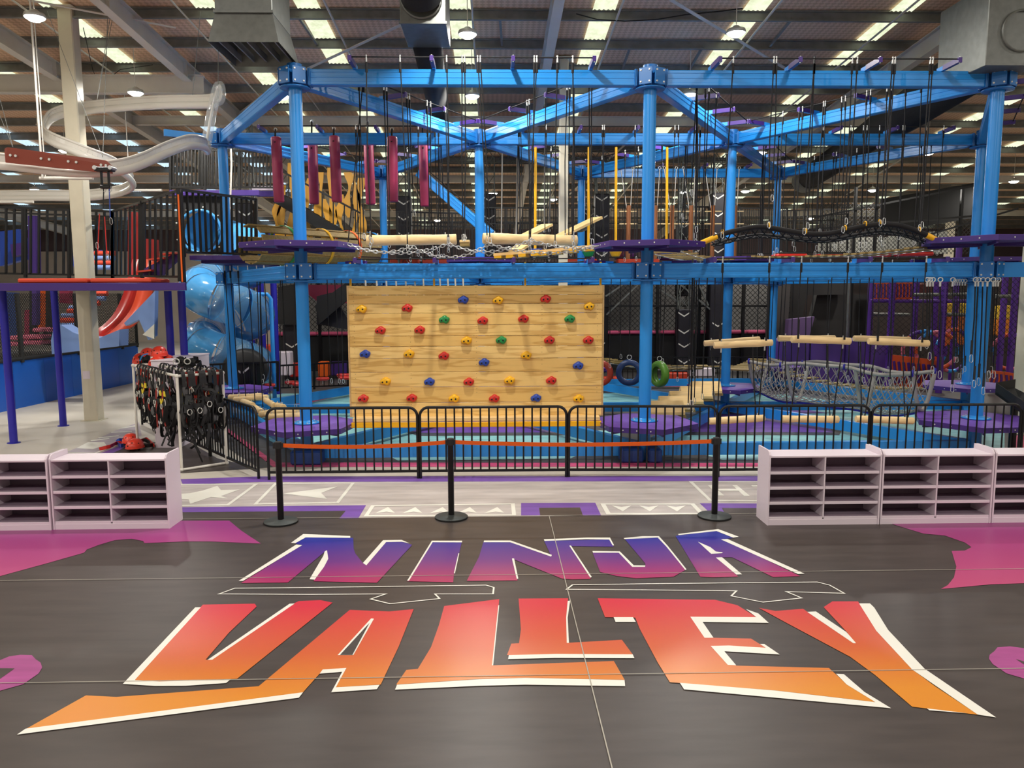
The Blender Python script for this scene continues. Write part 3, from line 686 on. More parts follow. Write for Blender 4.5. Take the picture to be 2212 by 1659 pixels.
for k in range(6 if True else 7):
    fence_panel(V(xs[k],ys[k],0), V(xs[k+1],ys[k+1],0), 'black steel crowd barrier '+fl[k])
c0 = gr(560,1035); dd = V(-.62,.785,0).normalized()
fence_panel(c0, c0+dd*2.1, 'black steel crowd barrier slanting back beside the harness rack')
fence_panel(c0+dd*2.12, c0+dd*4.2, 'black steel crowd barrier behind the hanging harnesses')
fence_panel(c0+dd*4.22, c0+dd*6.3, 'far black crowd barrier near the foot of the tube slide')

# ------------------------------------------------------------------ climbing wall
wy = 12.62
pA, pB = at(752,617,wy), at(1302,617,wy); zt = pA.z; zb = at(1000,900,wy).z
cw = thing('climbing_wall', 'pale pine plank climbing wall with coloured holds hanging under the front beam', 'climbing wall', ((pA.x+pB.x)/2, wy, zb)); cw['kind'] = 'thing'
rows_px = [617,637,656,676,701,725,748,774,803,835,869,900]
zs = [at(1000,py,wy).z for py in rows_px]
m_plk = []
for k, c in enumerate(((240,202,124),(235,195,115),(242,206,130),(231,190,110))):
    m = mat('pine_plank_%s' % 'abcd'[k], c, .5); nt = m.node_tree; b = nt.nodes['Principled BSDF']
    tc = nt.nodes.new('ShaderNodeTexCoord'); mp = nt.nodes.new('ShaderNodeMapping'); mp.inputs['Scale'].default_value = (.55,1,5.0); mp.inputs['Location'].default_value = (k*3.1,0,k*1.7)
    nz = nt.nodes.new('ShaderNodeTexNoise'); nz.inputs['Scale'].default_value = 1.2; nz.inputs['Detail'].default_value = 3
    wv = nt.nodes.new('ShaderNodeMath'); wv.operation = 'MULTIPLY'; wv.inputs[1].default_value = 30
    sn = nt.nodes.new('ShaderNodeMath'); sn.operation = 'SINE'
    rp = nt.nodes.new('ShaderNodeValToRGB'); rp.color_ramp.elements[0].position = 0; rp.color_ramp.elements[1].position = 1
    rp.color_ramp.elements[0].color = (*[x*y for x, y in zip(srgb(c),(.78,.70,.58))],1); rp.color_ramp.elements[1].color = (*srgb(c),1); e = rp.color_ramp.elements.new(.35); e.color = (*[x*.96 for x in srgb(c)],1)
    ad = nt.nodes.new('ShaderNodeMath'); ad.operation = 'MULTIPLY_ADD'; ad.inputs[1].default_value = .5; ad.inputs[2].default_value = .5
    L = nt.links.new; L(tc.outputs['Object'], mp.inputs[0]); L(mp.outputs[0], nz.inputs[0]); L(nz.outputs[0], wv.inputs[0]); L(wv.outputs[0], sn.inputs[0]); L(sn.outputs[0], ad.inputs[0]); L(ad.outputs[0], rp.inputs[0]); L(rp.outputs[0], b.inputs[0])
    m_plk.append(m)
jx = [0]*11
for k in range(len(zs)-1):
    z1_, z0_ = zs[k], zs[k+1]; cuts = {0:[0,1],1:[0,.46,1],2:[0,.68,1]}[jx[k]]
    for a, b_ in zip(cuts, cuts[1:]):
        xa, xb = pA.x+(pB.x-pA.x)*a, pA.x+(pB.x-pA.x)*b_
        MB().cbox(((xa+xb)/2, wy+R.uniform(-.002,.002), (z0_+z1_)/2), (xb-xa-.003, .028, z1_-z0_-.005), .004).build('plank', m_plk[(k*3+int(a*5))%4], cw)
for x in [pA.x+(pB.x-pA.x)*f for f in (.0,.24,.5,.76,1.0)]:
    MB().box((x,wy+.045,(zt+zb)/2),(.06,.05,zt-zb)).build('stud', M['plank'], cw)
for x in (pA.x+.03, at(937,600,wy).x, pA.x*.33+pB.x*.67+.1, pB.x-.03):
    MB().box((x,wy+.05,zt+.12),(.03,.03,.5)).build('hanger', M['yellow'], cw)
lz0, lz1 = at(1000,920,12.45).z, at(1000,908,12.45).z
MB().cbox(((pA.x+pB.x)/2,12.52,lz1+.02),(pB.x-pA.x-.1,.22,.06),.006).build('foot_ledge', M['plank'], cw)
MB().cbox(((pA.x+pB.x)/2,12.42,lz0+.03),(pB.x-pA.x-.06,.05,.085),.006).build('ledge_rail', M['yellow'], cw)
def nails():
    mb = MB()
    for x in [pA.x+(pB.x-pA.x)*f for f in (.02,.24,.5,.76,.98)]:
        for z in zs[:-1]:
            for dz in (-.03,-.1): mb.cyl((x,wy-.0145,z+dz),(x,wy-.0165,z+dz),.005,n=5)
    mb.build('nail_head', m_base, cw, kind='stuff')
nails()
holds = [('yellow',780,668),('red',879,666),('cobalt',1000,648),('yellow',1075,649),('red',1178,646),('yellow',1272,662),('green',959,691),('red',1042,693),('red',1130,689),('green',1230,689),
 ('red',821,714),('red',906,713),('yellow',1007,736),('green',1082,735),('red',1186,735),('red',1270,735),('cobalt',788,765),('yellow',883,765),('red',958,769),('yellow',1136,768),('cobalt',1045,783),('cobalt',1248,790),
 ('yellow',832,824),('cobalt',927,825),('red',1012,825),('yellow',1100,822),('red',1190,822),('red',784,861),('red',889,860),('yellow',980,861),('red',1067,861),('cobalt',1157,860),('yellow',1249,861)]
def hold_mesh(c, flip):
    mb = MB(); dk = MB(); n = 20; out = [(-.08,-.005),(-.068,.024),(-.034,.046),(-.006,.066),(.028,.067),(.055,.046),(.082,.034),(.088,.004),(.074,-.03),(.05,-.056),(.02,-.06),(.0,-.044),(-.03,-.041),(-.062,-.044)]
    Q = [Vector(q).to_3d() for q in out]; nq = len(Q); out = []
    for i in range(nq):
        p0, p1, p2, p3 = Q[i-1], Q[i], Q[(i+1)%nq], Q[(i+2)%nq]
        for u in (0,.5):
            r_ = .5*((2*p1)+(p2-p0)*u+(2*p0-5*p1+4*p2-p3)*u*u+(3*p1-p0-3*p2+p3)*u**3); out.append((r_.x, r_.y))
    out = [(x, z) for x, z in out]; m = len(out); vs = []
    for sc_, dy in ((1.06,0),(1.0,-.035),(.88,-.058),(.6,-.067),(.3,-.068)):
        vs += [c+V(x*sc_, dy, z*sc_) for x, z in out]
    fs = [(j*m+i, j*m+(i+1)%m, (j+1)*m+(i+1)%m, (j+1)*m+i) for j in range(4) for i in range(m)] + [tuple(range(4*m,5*m))]
    mb.add(vs, fs, True)
    for s_ in (-.034,.034):
        dk.cyl(c+V(s_,-.05,-.004+s_*.1), c+V(s_,-.0695,-.004+s_*.1), .0145, n=10)
    return mb, dk
hp = {}
for col, px, py in holds:
    c = at(px,py,wy-.016)
    if col not in hp:
        mb, dk = hold_mesh(c, False); h = mb.build('climbing_hold', M[col], cw); k = dk.build('bolt_hole', M['dark'], h, kind='stuff'); hp[col] = (h, k, c)
    else:
        h0, k0, cc = hp[col]; h = h0.copy(); COL.objects.link(h); h.location = h0.location+(c-cc); k = k0.copy(); COL.objects.link(k); k.parent = h

# ------------------------------------------------------------------ platforms of the ropes course
def proj(p):
    d = Vector(p)-CAM; k = d.dot(_fw); return (W_PX/2+F_PX*d.dot(_r2)/k, H_PX/2-F_PX*d.dot(_u2)/k)
def platform(nd, z, r, rot, label, h=.085):
    x, y = N[nd]; t = thing('octagonal_platform' if False else 'purple_platform', label, 'platform', (x,y,z-h), 'purple platforms around the posts')
    pts = [V(x+r*cos(radians(rot+60*k)), y+r*sin(radians(rot+60*k)), z-h) for k in range(6)]
    inn = [V(x+(r-.02)*cos(radians(rot+60*k)), y+(r-.02)*sin(radians(rot+60*k)), z-.012) for k in range(6)]
    n = 6; vs = pts+[p+V(0,0,h-.012) for p in pts]+inn
    rim = MB().add(pts+[p+V(0,0,h-.004) for p in pts], [(i,(i+1)%n,n+(i+1)%n,n+i) for i in range(n)]+[tuple(reversed(range(n)))])
    rim.build('rim', M['purple'], t)
    MB().prism([p+V(0,0,h-.004) for p in pts], (0,0,.004)).build('deck', M['purple_deck'], t)
    ar = MB()
    for k in range(6):
        a = V(x,y,z-h-.02); q = pts[k]-V(0,0,.02)
        ar.bar(a, a.lerp(q,.93), .03, .04)
    ar.build('support_arm', M['purple'], t, kind='stuff')
    bo = MB()
    for k in range(6):
        a, b_ = pts[k], pts[(k+1)%6]; d = (b_-a).normalized(); nn = V(d.y,-d.x,0)
        for f in (.25,.5,.75):
            q = a.lerp(b_,f)+V(0,0,h*.5); bo.cyl(q, q+nn*.006, .012, n=6)
    bo.build('rim_bolt', M['bolt'], t, kind='stuff')
rots = {'A':-100,'B':-80,'C':-55,'D':-95,'E':-90,'F':-85,'G':-60,'H':-90,'I':-90,'J':-90}
for nd in 'ABCDEFGHIJ':
    platform(nd, ZPLAT, 1.0 if nd in 'CG' else .86, rots[nd], 'low purple platform around the %s blue post' % where[nd])
for nd, z, r in (('A',3.50,.92),('B',3.50,.9),('C',3.56,1.05),('E',3.47,.82),('F',3.47,.95),('G',3.45,1.0),('H',3.45,.8),('I',3.45,.8),('J',3.45,.8)):
    platform(nd, z, r, rots[nd], 'upper purple platform around the %s blue post' % where[nd])
def pad(px, py, Wd, D, Hh, label):
    c = gr(px, py); t = MB().cbox((c.x, c.y+D/2, Hh/2), (Wd,D,Hh), .03); t.build('foam_pad', M['foam_blue'], None, label, 'pad', 'navy foam pads at the post feet')
pad(661, 1006, .50, .36, .235, 'navy blue foam block at the foot of the left front post')
pad(1366, 1001, .36, .36, .235, 'left one of two navy foam blocks at the middle front post foot')
pad(1416, 1001, .22, .36, .235, 'right one of two navy foam blocks at the middle front post foot')

# ------------------------------------------------------------------ hanging elements
def chain(name, pts, label=None, parent=None, cat=None, group=None, link=.066, r=.0085):
    P = [Vector(p) for p in pts]; mb = MB(); acc = 0; i = 0; k = 0; pos = P[0].copy()
    seg = [(P[j+1]-P[j]).length for j in range(len(P)-1)]; tot = sum(seg); n = max(2, int(tot/link))
    def pt(s):
        for j, L in enumerate(seg):
            if s <= L or j == len(seg)-1: return P[j].lerp(P[j+1], min(1, s/max(L,1e-6)))
            s -= L
    for k in range(n):
        a, b_ = pt(tot*k/n), pt(tot*(k+1)/n); ax, x, y = MB.frame(a, b_); s_ = x if k % 2 else y; c = (a+b_)/2; h = link*.72
        ring = [c+ax*(h*cos(t))+s_*(link*.36*sin(t)) for t in [2*pi*q/8 for q in range(8)]]
        mb.tube(ring, r, 3, closed=True)
    return mb.build(name, M['steel'], parent, label, cat, group, 'stuff' if parent is not None else None)
def sag(a, b_, s, n=14):
    return [a.lerp(b_, i/n)-V(0,0,s*4*(i/n)*(1-i/n)) for i in range(n+1)]
def carabiner(mb, p, s=.055, ax=V(1,0,0)):
    pts = [p+V(0,0,0), p+ax*s*.35-V(0,0,s*.35), p+ax*s*.5-V(0,0,s*1.5), p+ax*s*.15-V(0,0,s*2), p-ax*s*.3-V(0,0,s*1.6), p-ax*s*.25-V(0,0,s*.3)]
    mb.tube(pts, .006, 4, closed=True)
def log_between(p, q, r, label, name='hanging_log', group=None, ropes=(), m=None):
    t = thing(name, label, 'log', ((p+q)/2 - V(0,0,r)), group); d = (q-p).normalized(); n = 8
    pts = [p.lerp(q, i/n) for i in range(n+1)]
    rr = [r*(1+.05*sin(i*1.7+p.x*3)) for i in range(n+1)]; 
    MB().tube([p-d*.008]+pts+[q+d*.008], [r*.86]+rr+[r*.86], 14).build('log_body', m or M['log'], t)
    b = MB()
    for f in (.12,.88):
        c = p.lerp(q,f); b.cyl(c-V(0,0,r+.012), c+V(0,0,r+.03), .009, n=6)
    b.build('bolt', M['steel'], t, kind='stuff')
    return t
# two big logs with chain garlands between the front platforms
Y1 = 12.42
a, b_ = at(793,520,Y1), at(985,517,Y1)
l1 = log_between(a, b_, .082, 'thick pine log hanging over the chains, left one above the climbing wall', group='big chain-hung logs')
a2, b2 = at(1044,515,Y1-.1), at(1245,520,Y1+.15)
l2 = log_between(a2, b2, .085, 'thick pine log hanging over the chains, right one above the climbing wall', group='big chain-hung logs')
for t, pts in ((l1, ((802,524),(969,523))), (l2, ((1052,522),(1238,524)))):
    for px, py in pts:
        p = at(px, py, Y1); chain('sling', [p+V(0,-.09,.16), p+V(0,-.09,-.12)], parent=t, link=.05)
t = thing('chain_garland', 'silver chain garlands draped under the two big logs', 'chain', at(1000,545,Y1))
for k, ((x0,y0),(x1,y1),s_) in enumerate((((752,528),(969,527),.14),((890,532),(1056,527),.19),((969,527),(1146,518),.15),((1056,527),(1292,532),.12),((752,527),(890,532),.11),((1146,518),(1292,531),.07))):
    chain('chain', sag(at(x0,y0,Y1-.1-.02*k), at(x1,y1,Y1-.1-.02*k), s_), parent=t)
p = at(1004,522,13.2)
t = thing('swing_step', 'small square wooden swing step between the two big logs', 'swing step', p-V(0,0,.06))
MB().cbox(p, (.17,.2,.045), .006).build('step_board', M['plank'], t); MB().cbox(p-V(0,0,.055), (.16,.18,.06), .006).build('step_block', M['oldwood'], t)
mb = MB().torus(p+V(0,0,.06),(0,1,0),.03,.007,12,5); mb.cyl(p+V(0,0,.09),p+V(0,0,.25),.008,n=5); mb.build('eye', M['steel'], t)
# tilted balance boards further in
for k, (x0,y0,x1,y1,Y) in enumerate(((1205,512,1290,471,14.9),(1128,513,1182,486,15.4),(1112,541,1152,517,15.0))):
    a, b_ = at(x0,y0,Y-.5), at(x1,y1,Y+.3); t = thing('balance_board', ['long bare board tilted up to the right beside the slim cream column','shorter bare board tilted up to the right left of the cream column','low end of a tilted board under the right big log'][k], 'board', (a+b_)/2-V(0,0,.05), 'tilted balance boards')
    MB().bar(a, b_, .26, .045).build('board', M['plank'], t); MB().bar(a.lerp(b_,.5)-V(0,0,.06), a.lerp(b_,.62)-V(0,0,.06), .2, .07).build('bracket', M['zinc'], t)
for k, (x0,y0,x1,y1) in enumerate(((1070,551,1168,543),(1160,545,1285,532))):
    a, b_ = at(x0,y0,14.2), at(x1,y1,14.0); t = thing('balance_beam', ['flat plank with yellow clamps left of the cream column','flat plank with yellow clamps right of the cream column'][k], 'beam', (a+b_)/2, 'clamped planks'); t['kind'] = 'thing'
    MB().bar(a,b_,.3,.05).build('board', M['plank'], t)
    for f in (.02,.28,.55,.82):
        c = a.lerp(b_,f); e = a.lerp(b_,f+.16); MB().bar(c-V(0,0.02,.055), e-V(0,.02,.055), .34, .05).build('clamp', M['yellow'], t)
# magenta punching bags
bagw = ['nearest the left edge of the front row','second in the front row','third in the front row']
for k, (xt,yt,xb,yb,Y) in enumerate(((596,297,603,437,16.70),(722,295,728,436,16.70),(847,296,849,436,16.70),(675,312,679,441,18.3),(796,312,801,442,18.3),(914,312,919,446,18.3))):
    a, b_ = at(xt,yt,Y), at(xb,yb,Y); r = .108 if k < 3 else .11
    t = thing('punching_bag', 'long magenta punching bag, '+(['first of the front three','second of the front three','third of the front three','first of the three behind','second of the three behind','last of the three behind'][k])+' from the left', 'punching bag', b_, 'magenta punching bags')
    d = (b_-a).normalized(); L = (b_-a).length
    MB().lathe(a, [(.001,-.01),(r*.8,-.008),(r*.97,.01),(r,.03),(r*1.01,L*.5),(r,L-.03),(r*.96,L-.008),(r*.8,L),(.001,L)], 18, axis=d).build('bag_body', M['magenta'], t)
    tp = a-d*(.16 if k < 3 else .5)
    MB().bar(a+d*.12+V(0,-r-.004,0), tp, .035, .006, up=(0,1,0)).build('strap', M['rope'], t)
    MB().torus(tp,(0,1,0),.03,.007,10,5).build('ring', M['steel'], t)
# slatted barrel tunnel with coloured hoops
a, b_ = at(540,527,15.0), at(803,540,17.9)
ax, xx, yy = MB.frame(a, b_); t = thing('barrel_tunnel', 'hanging tunnel of weathered slats with green, yellow, orange and blue hoops', 'tunnel', (a+b_)/2-V(0,0,.42))
for k in range(12):
    if k in (2,4): continue
    th = 2*pi*k/12+.26; o = xx*(.36*cos(th))+yy*(.36*sin(th)); Mu = -xx*sin(th)+yy*cos(th)
    MB().bar(a+o, b_+o, .14, .03, up=xx*cos(th)+yy*sin(th)).build('slat', M['oldwood'], t)
for f, c in ((.24,'green'),(.53,'yellow'),(.77,'orange'),(.985,'steel_blue')):
    p = a.lerp(b_,f); MB().lathe(p, [(.385,-.035),(.395,-.035),(.395,.035),(.385,.035)], 28, axis=ax).build('hoop', M[c], t)

# black net bridge at the upper right
t = thing('net_bridge', 'wavy black tube bridge with rope net and yellow tips at upper right', 'net bridge', at(1770,510,12.6))
fpts = [at(x,y,12.35) for x,y in ((1532,518),(1560,506),(1600,496),(1640,490),(1680,495),(1720,502),(1760,506),(1800,503),(1850,492),(1885,486),(1915,484),(1950,489),(1985,501),(2008,511))]
rpts = [at(x,y,13.05) for x,y in ((1545,524),(1575,519),(1610,512),(1645,509),(1680,511),(1720,515),(1760,518),(1800,517),(1850,508),(1885,502),(1915,501),(1950,506),(1975,514),(1998,522))]
def smooth(P, n=4):
    out = []
    for i in range(len(P)-1):
        p0, p1, p2, p3 = P[max(i-1,0)], P[i], P[i+1], P[min(i+2,len(P)-1)]
        for k in range(n):
            u = k/n; out.append(.5*((2*p1)+(p2-p0)*u+(2*p0-5*p1+4*p2-p3)*u*u+(3*p1-p0-3*p2+p3)*u**3))
    return out+[P[-1]]
fs_, rs_ = smooth(fpts), smooth(rpts)
MB().tube(fs_, .042, 10).build('front_tube', M['rope'], t); MB().tube(rs_, .036, 8).build('rear_tube', M['rope'], t)
MB().tube([fpts[0]-V(.12,0,.05), fpts[0], fpts[0].lerp(fpts[1],.6)], .044, 10).build('yellow_tip', M['yellow'], t)
MB().tube([fpts[-1]+V(.10,0,-.05), fpts[-1], fpts[-1].lerp(fpts[-2],.3)], .045, 10).build('yellow_tip', M['yellow'], t)
nb = MB(); n = len(fs_)
for i in range(0, n-4, 2):
    for (p, q) in ((fs_[i], rs_[min(n-1,i+4)]), (fs_[min(n-1,i+4)], rs_[i])): nb.tube(sag(p, q, .08, 6), .012, 4)
for f in (.33,.66): nb.tube([fs_[i].lerp(rs_[i],f)-V(0,0,.07) for i in range(n)], .012, 4)
nb.build('rope_net', M['rope'], t, kind='stuff')
yc = MB()
for px in (1560,1660,1737,1821,1870,1902,1987):
    i = min(range(n), key=lambda q: abs(proj(fs_[q])[0]-px)); yc.torus(fs_[i]+V(0,0,.03),(1,0,0),.045,.010,12,5)
yc.build('yellow_clip', M['yellow'], t, kind='stuff')

# slat bridges of weathered boards
def slat_bridge(p, q, n, wd, label, group=None, sagz=.06, bw=.1):
    t = thing('slat_bridge', label, 'bridge', (p+q)/2-V(0,0,.1), group); d = (q-p).normalized(); s_ = V(-d.y, d.x, 0)
    P = sag(p, q, sagz, n)
    for k in range(n):
        c = (P[k]+P[k+1])/2; MB().bar(c-s_*wd/2+V(0,0,R.uniform(-.012,.012)), c+s_*wd/2+V(0,0,R.uniform(-.012,.012)), bw, .03).build('slat', M['oldwood'], t)
    for s in (-1,1): MB().tube([x+s_*(s*wd*.36)-V(0,0,.025) for x in P], .008, 5).build('cable', M['steel'], t)
    return t
def nd(k, z): return V(*N[k], z)
def edge(k, z, i0=.9, i1=.9):
    p, q = nd(k[0],z), nd(k[1],z); d = (q-p).normalized(); return p+d*i0, q-d*i1
slat_bridge(*edge('BF',3.42), 8, .75, 'weathered slat bridge from the middle front platform to the second row, upper level')
slat_bridge(*edge('FC',3.46), 22, .7, 'long weathered slat bridge under the wavy black net bridge')
slat_bridge(*edge('HE',.74), 9, .5, 'low row of weathered boards left of the climbing wall behind the post', sagz=.02, bw=.2)
slat_bridge(*edge('FI',.95), 14, .55, 'low weathered slat walk behind the tyres', sagz=.1)
slat_bridge(*edge('FJ',.9), 10, .8, 'low weathered slat steps left of the grey cargo net', sagz=.05, bw=.14)
slat_bridge(at(1340,789,19.6), at(1585,791,19.6), 9, .14, 'narrow hanging plank line behind the coloured tyres', sagz=.0, bw=.28)
slat_bridge(at(1690,800,18.6), at(1990,838,15.6), 11, .45, 'board walk seen through the grey cargo net', sagz=.15, bw=.16)
for k, (x0, x1, y) in enumerate(((1672,1738,553),(1762,1828,554),(1852,1918,551),(1938,2008,549))):
    a, b_ = at(x0,y,16.9), at(x1,y,16.9); c = (a+b_)/2
    t = thing('red_stepping_pad', 'flat red padded step, %s of four beneath the net bridge' % ['first','second','third','last'][k], 'pad', c-V(0,0,.05), 'red padded steps on the upper level')
    MB().cbox(c, ((b_-a).x,.4,.085), .03).build('pad_cover', M['red'], t); MB().cbox(c+V(0,0,.05), ((b_-a).x*.9,.36,.03), .01).build('pad_top', M['rubber'], t)
for k, (px, py, Y) in enumerate(((580,832,19.0),(630,826,19.3),(646,829,18.7),(697,818,19.8),(741,810,20.2),(745,816,19.6))):
    c = at(px,py,Y); t = thing('red_stepping_disc', 'small red padded disc by the low platforms, number %s from the left' % ['one','two','three','four','five','six'][k], 'pad', c-V(0,0,.04), 'red stepping discs on the low level')
    MB().lathe(c, [(.001,-.04),(.15,-.04),(.17,-.01),(.16,.03),(.001,.04)], 18).build('disc', M['red'], t); MB().cyl(c-V(.0,0,.14), c-V(0,0,.04), .012, n=6).build('stem', M['steel'], t)

# brown log posts with pegs on white ropes
for k, px in enumerate((1358,1416,1452,1493,1540,1588)):
    Y = 21.3; a, b_ = at(px,444,Y), at(px-2,560,Y); t = thing('pegged_log', 'upright brown log with pegs on white ropes, '+['first','second','third','fourth','fifth','sixth'][k]+' from the left', 'climbing log', b_, 'upright pegged logs')
    MB().tube([a, a.lerp(b_,.3), a.lerp(b_,.7), b_], .062, 12).build('post', M['brownwood'], t)
    for py in (457,484):
        c = at(px-1,py,Y); MB().cyl(c-V(.24,.02,0), c+V(.24,-.02,.0), .017, n=8).build('peg', M['log'], t)
    for s in (-1,1):
        MB().cyl(a+V(s*.05,0,-.08), at(px+s*13-4,366,Y), .012, n=5).build('white_rope', M['white_steel'], t)
        MB().torus(at(px+s*13-4,363,Y),(0,1,0),.035,.009,10,5).build('ring', M['steel'], t)
# buckets on yellow poles
for k, (px, c, w_) in enumerate(((1157,'cobalt',24),(1272,'green',24),(1331,'yellow',26),(1441,'cobalt',26))):
    Y = 16.75; a, b_ = at(px,318,Y), at(px-1,540,Y)
    t = thing('hanging_bucket', 'plastic tub on a yellow pole, '+['blue, beside the cream column','green, right of the cream column','yellow, left of the middle front post','blue, right of the middle front post'][k], 'bucket', b_-V(0,0,.16), 'tubs on yellow poles')
    MB().cyl(a, b_, .028, n=10).build('pole', M['yellow'], t)
    MB().lathe(b_-V(0,0,.14), [(.001,0),(.08,0),(.095,.02),(.15,.145),(.155,.16),(.14,.16),(.085,.02)], 16).build('tub', M[c], t)

# trapeze logs at the lower right: pairs at hand height, single foot logs below
trap = [((1522,742,1640,733),(1543,746,1667,740),(1533,910,1650,903)),((1682,731,1803,731),(1711,733,1836,737),(1690,905,1810,906)),((1845,731,1965,734),(1877,737,2005,742),(1850,905,1972,909))]
rp_low = []
for k, (bk, ft, lo) in enumerate(trap):
    w3 = ['left','middle','right'][k]
    A_ = (at(bk[0],bk[1],12.95), at(bk[2],bk[3],12.95)); B_ = (at(ft[0],ft[1],12.1), at(ft[2],ft[3],12.1)); C_2 = (at(lo[0],lo[1],12.2), at(lo[2],lo[3],12.2))
    log_between(*A_, .052, 'rear peeled hand pole of the %s trapeze pair' % w3, group='hand poles of the trapezes')
    log_between(*B_, .055, 'front peeled hand pole of the %s trapeze pair' % w3, group='hand poles of the trapezes')
    log_between(*C_2, .058, 'peeled foot pole hanging low behind the fence, %s of three' % w3, group='foot poles of the trapezes')
    rp_low.append((A_, B_, C_2))
# zigzag of short logs between the left platforms
zz = [((496,858,16.2),(565,855,15.9)),((507,863,15.9),(577,858,15.7)),((525,867,15.7),(546,875,14.6)),((548,879,14.9),(564,889,13.9)),((573,864,15.4),(592,876,14.3)),((564,895,13.7),(576,893,13.6)),((580,891,13.9),(645,890,13.7)),((579,901,13.3),(650,898,13.2)),((598,876,14.4),(612,880,13.9))]
zl = ['long rear one','long front one','short one pointing at the fence','short one at the fence corner','short one with its cut end in view','stub beside the fence corner','long one just behind the first platform','long one on the near edge of the platform','short stub by the blue ground beam']
for k, (p, q) in enumerate(zz): log_between(at(*p), at(*q), .057, 'low zigzag log, '+zl[k], group='zigzag logs on the low level')

# tyres
tm = {'red':mat('red_tyre',(150,48,30),.35),'blue':mat('navy_tyre',(24,50,96),.3),'green':mat('green_tyre',(80,128,38),.3)}
for px, py, Y, c, axs, lb in ((1296,806,17.0,'red',(.25,1,0),'dark red hanging tyre half hidden by the climbing wall'),(1359,805,17.0,'blue',(.12,1,0),'navy blue hanging tyre facing us beside the middle front post'),(1424,808,17.0,'green',(1,.45,0),'green hanging tyre seen nearly edge-on right of the post')):
    c0_ = at(px,py,Y); t = thing('tyre_swing', lb, 'tyre', c0_-V(0,0,.29), 'coloured hanging tyres')
    A_ = Vector(axs).normalized(); q = MB()
    q.lathe(c0_, [(.17,-.07),(.20,-.085),(.27,-.075),(.29,-.045),(.292,0),(.29,.045),(.27,.075),(.20,.085),(.17,.07),(.185,.05),(.235,.04),(.24,0),(.235,-.04),(.185,-.05),(.17,-.07)], 36, axis=A_)
    q.build('tyre_body', tm[c], t)
    MB().torus(c0_+V(0,0,.34),(0,1,0),.05,.009,12,5).build('shackle', M['steel'], t)
    MB().cyl(c0_+V(0,0,.39), V(c0_.x,c0_.y,ZLOW-.1), .012, n=6).build('rope', M['rope'], t)
# wedge steps from the middle front platform backwards
for k in range(5):
    f = k/4; xl = 1404+f*(1497-1404); xr = 1480+f*(1560-1480); yb = 897-f*47; Y = 13.5+f*2.3
    p, q = at(xl,yb,Y), at(xr,yb,Y)
    pr_ = [(0,0),(0,.05),(.17,.235),(.22,.225),(.36,.04),(.36,0)]
    t = thing('wedge_step', 'pale wooden wedge step, %s of five climbing to the rear platform' % ['nearest','second','third','fourth','farthest'][k], 'step', (p+q)/2, 'wooden wedge steps')
    MB().prism([V(p.x,p.y+a_,p.z+b_) for a_, b_ in pr_], (q.x-p.x,0,0)).build('wedge_block', M['plank'], t)
    MB().cbox(((p.x+q.x)/2,p.y+.18,p.z-.03),(q.x-p.x+.06,.3,.05),.005).build('base_board', M['oldwood'], t)
# grey cargo net cradle
t = thing('cargo_net', 'sagging grey rope cargo net cradle behind the fence at right', 'net', at(1800,880,14.6))
def ipx(tab, n=48):
    P = [at(x,y,Y) for x,y,Y in tab]; return smooth(P, 6)
Lr = ipx([(1618,780,16.4),(1645,786,16.1),(1673,789,15.8),(1717,785,15.4),(1775,789,14.9),(1833,794,14.4),(1884,807,13.9),(1927,810,13.5),(1971,807,13.1)])
Rr = ipx([(1660,774,17.0),(1690,783,16.7),(1720,785,16.4),(1764,781,15.9),(1819,787,15.4),(1879,791,14.8),(1925,803,14.3),(1975,806,13.9),(2020,802,13.5)])
nn_ = min(len(Lr), len(Rr))
MB().tube(Lr, .034, 8).build('rail_rope', M['grey_rope'], t); MB().tube(Rr, .034, 8).build('rail_rope', M['grey_rope'], t)
def npt(u, v):
    i = u*(nn_-1); i0 = min(int(i), nn_-2); f = i-i0; l = Lr[i0].lerp(Lr[i0+1],f); r = Rr[i0].lerp(Rr[i0+1],f)
    dep = .66+.16*sin(pi*u)
    k = abs(2*v-1); z = (1-k**3.0)*dep; m_ = l.lerp(r, .5+(v-.5)*(.62+.38*k**2)) ; return m_-V(0,0,z)
for u in (0,.33,.66,1.0):
    MB().tube([npt(u, v/16) for v in range(17)], .036, 8).build('hoop_rope', M['grey_rope'], t)
nb = MB(); NL = 24
for k in range(-13, NL):
    for s in (1,-1):
        pts = []
        for j in range(15):
            v = j/14; u = k/NL + v*.5
            if 0 <= u <= 1: pts.append(npt(u, v if s > 0 else 1-v))
        if len(pts) > 1: nb.tube(pts, .0085, 4)
nb.build('net_mesh', M['grey_rope'], t, kind='stuff')
MB().tube([npt(u/20,.5)-V(0,0,.03) for u in range(21)], .02, 6).build('bottom_rope', M['indigo'], t)
for rail, us in ((Lr,(0,.3,.62,1)),(Rr,(0,.3,.6,1))):
    for u in us:
        p = rail[int(u*(nn_-1))]; MB().torus(p,(1,-.6,0),.045,.02,10,6).build('blue_joint', M['indigo'], t)

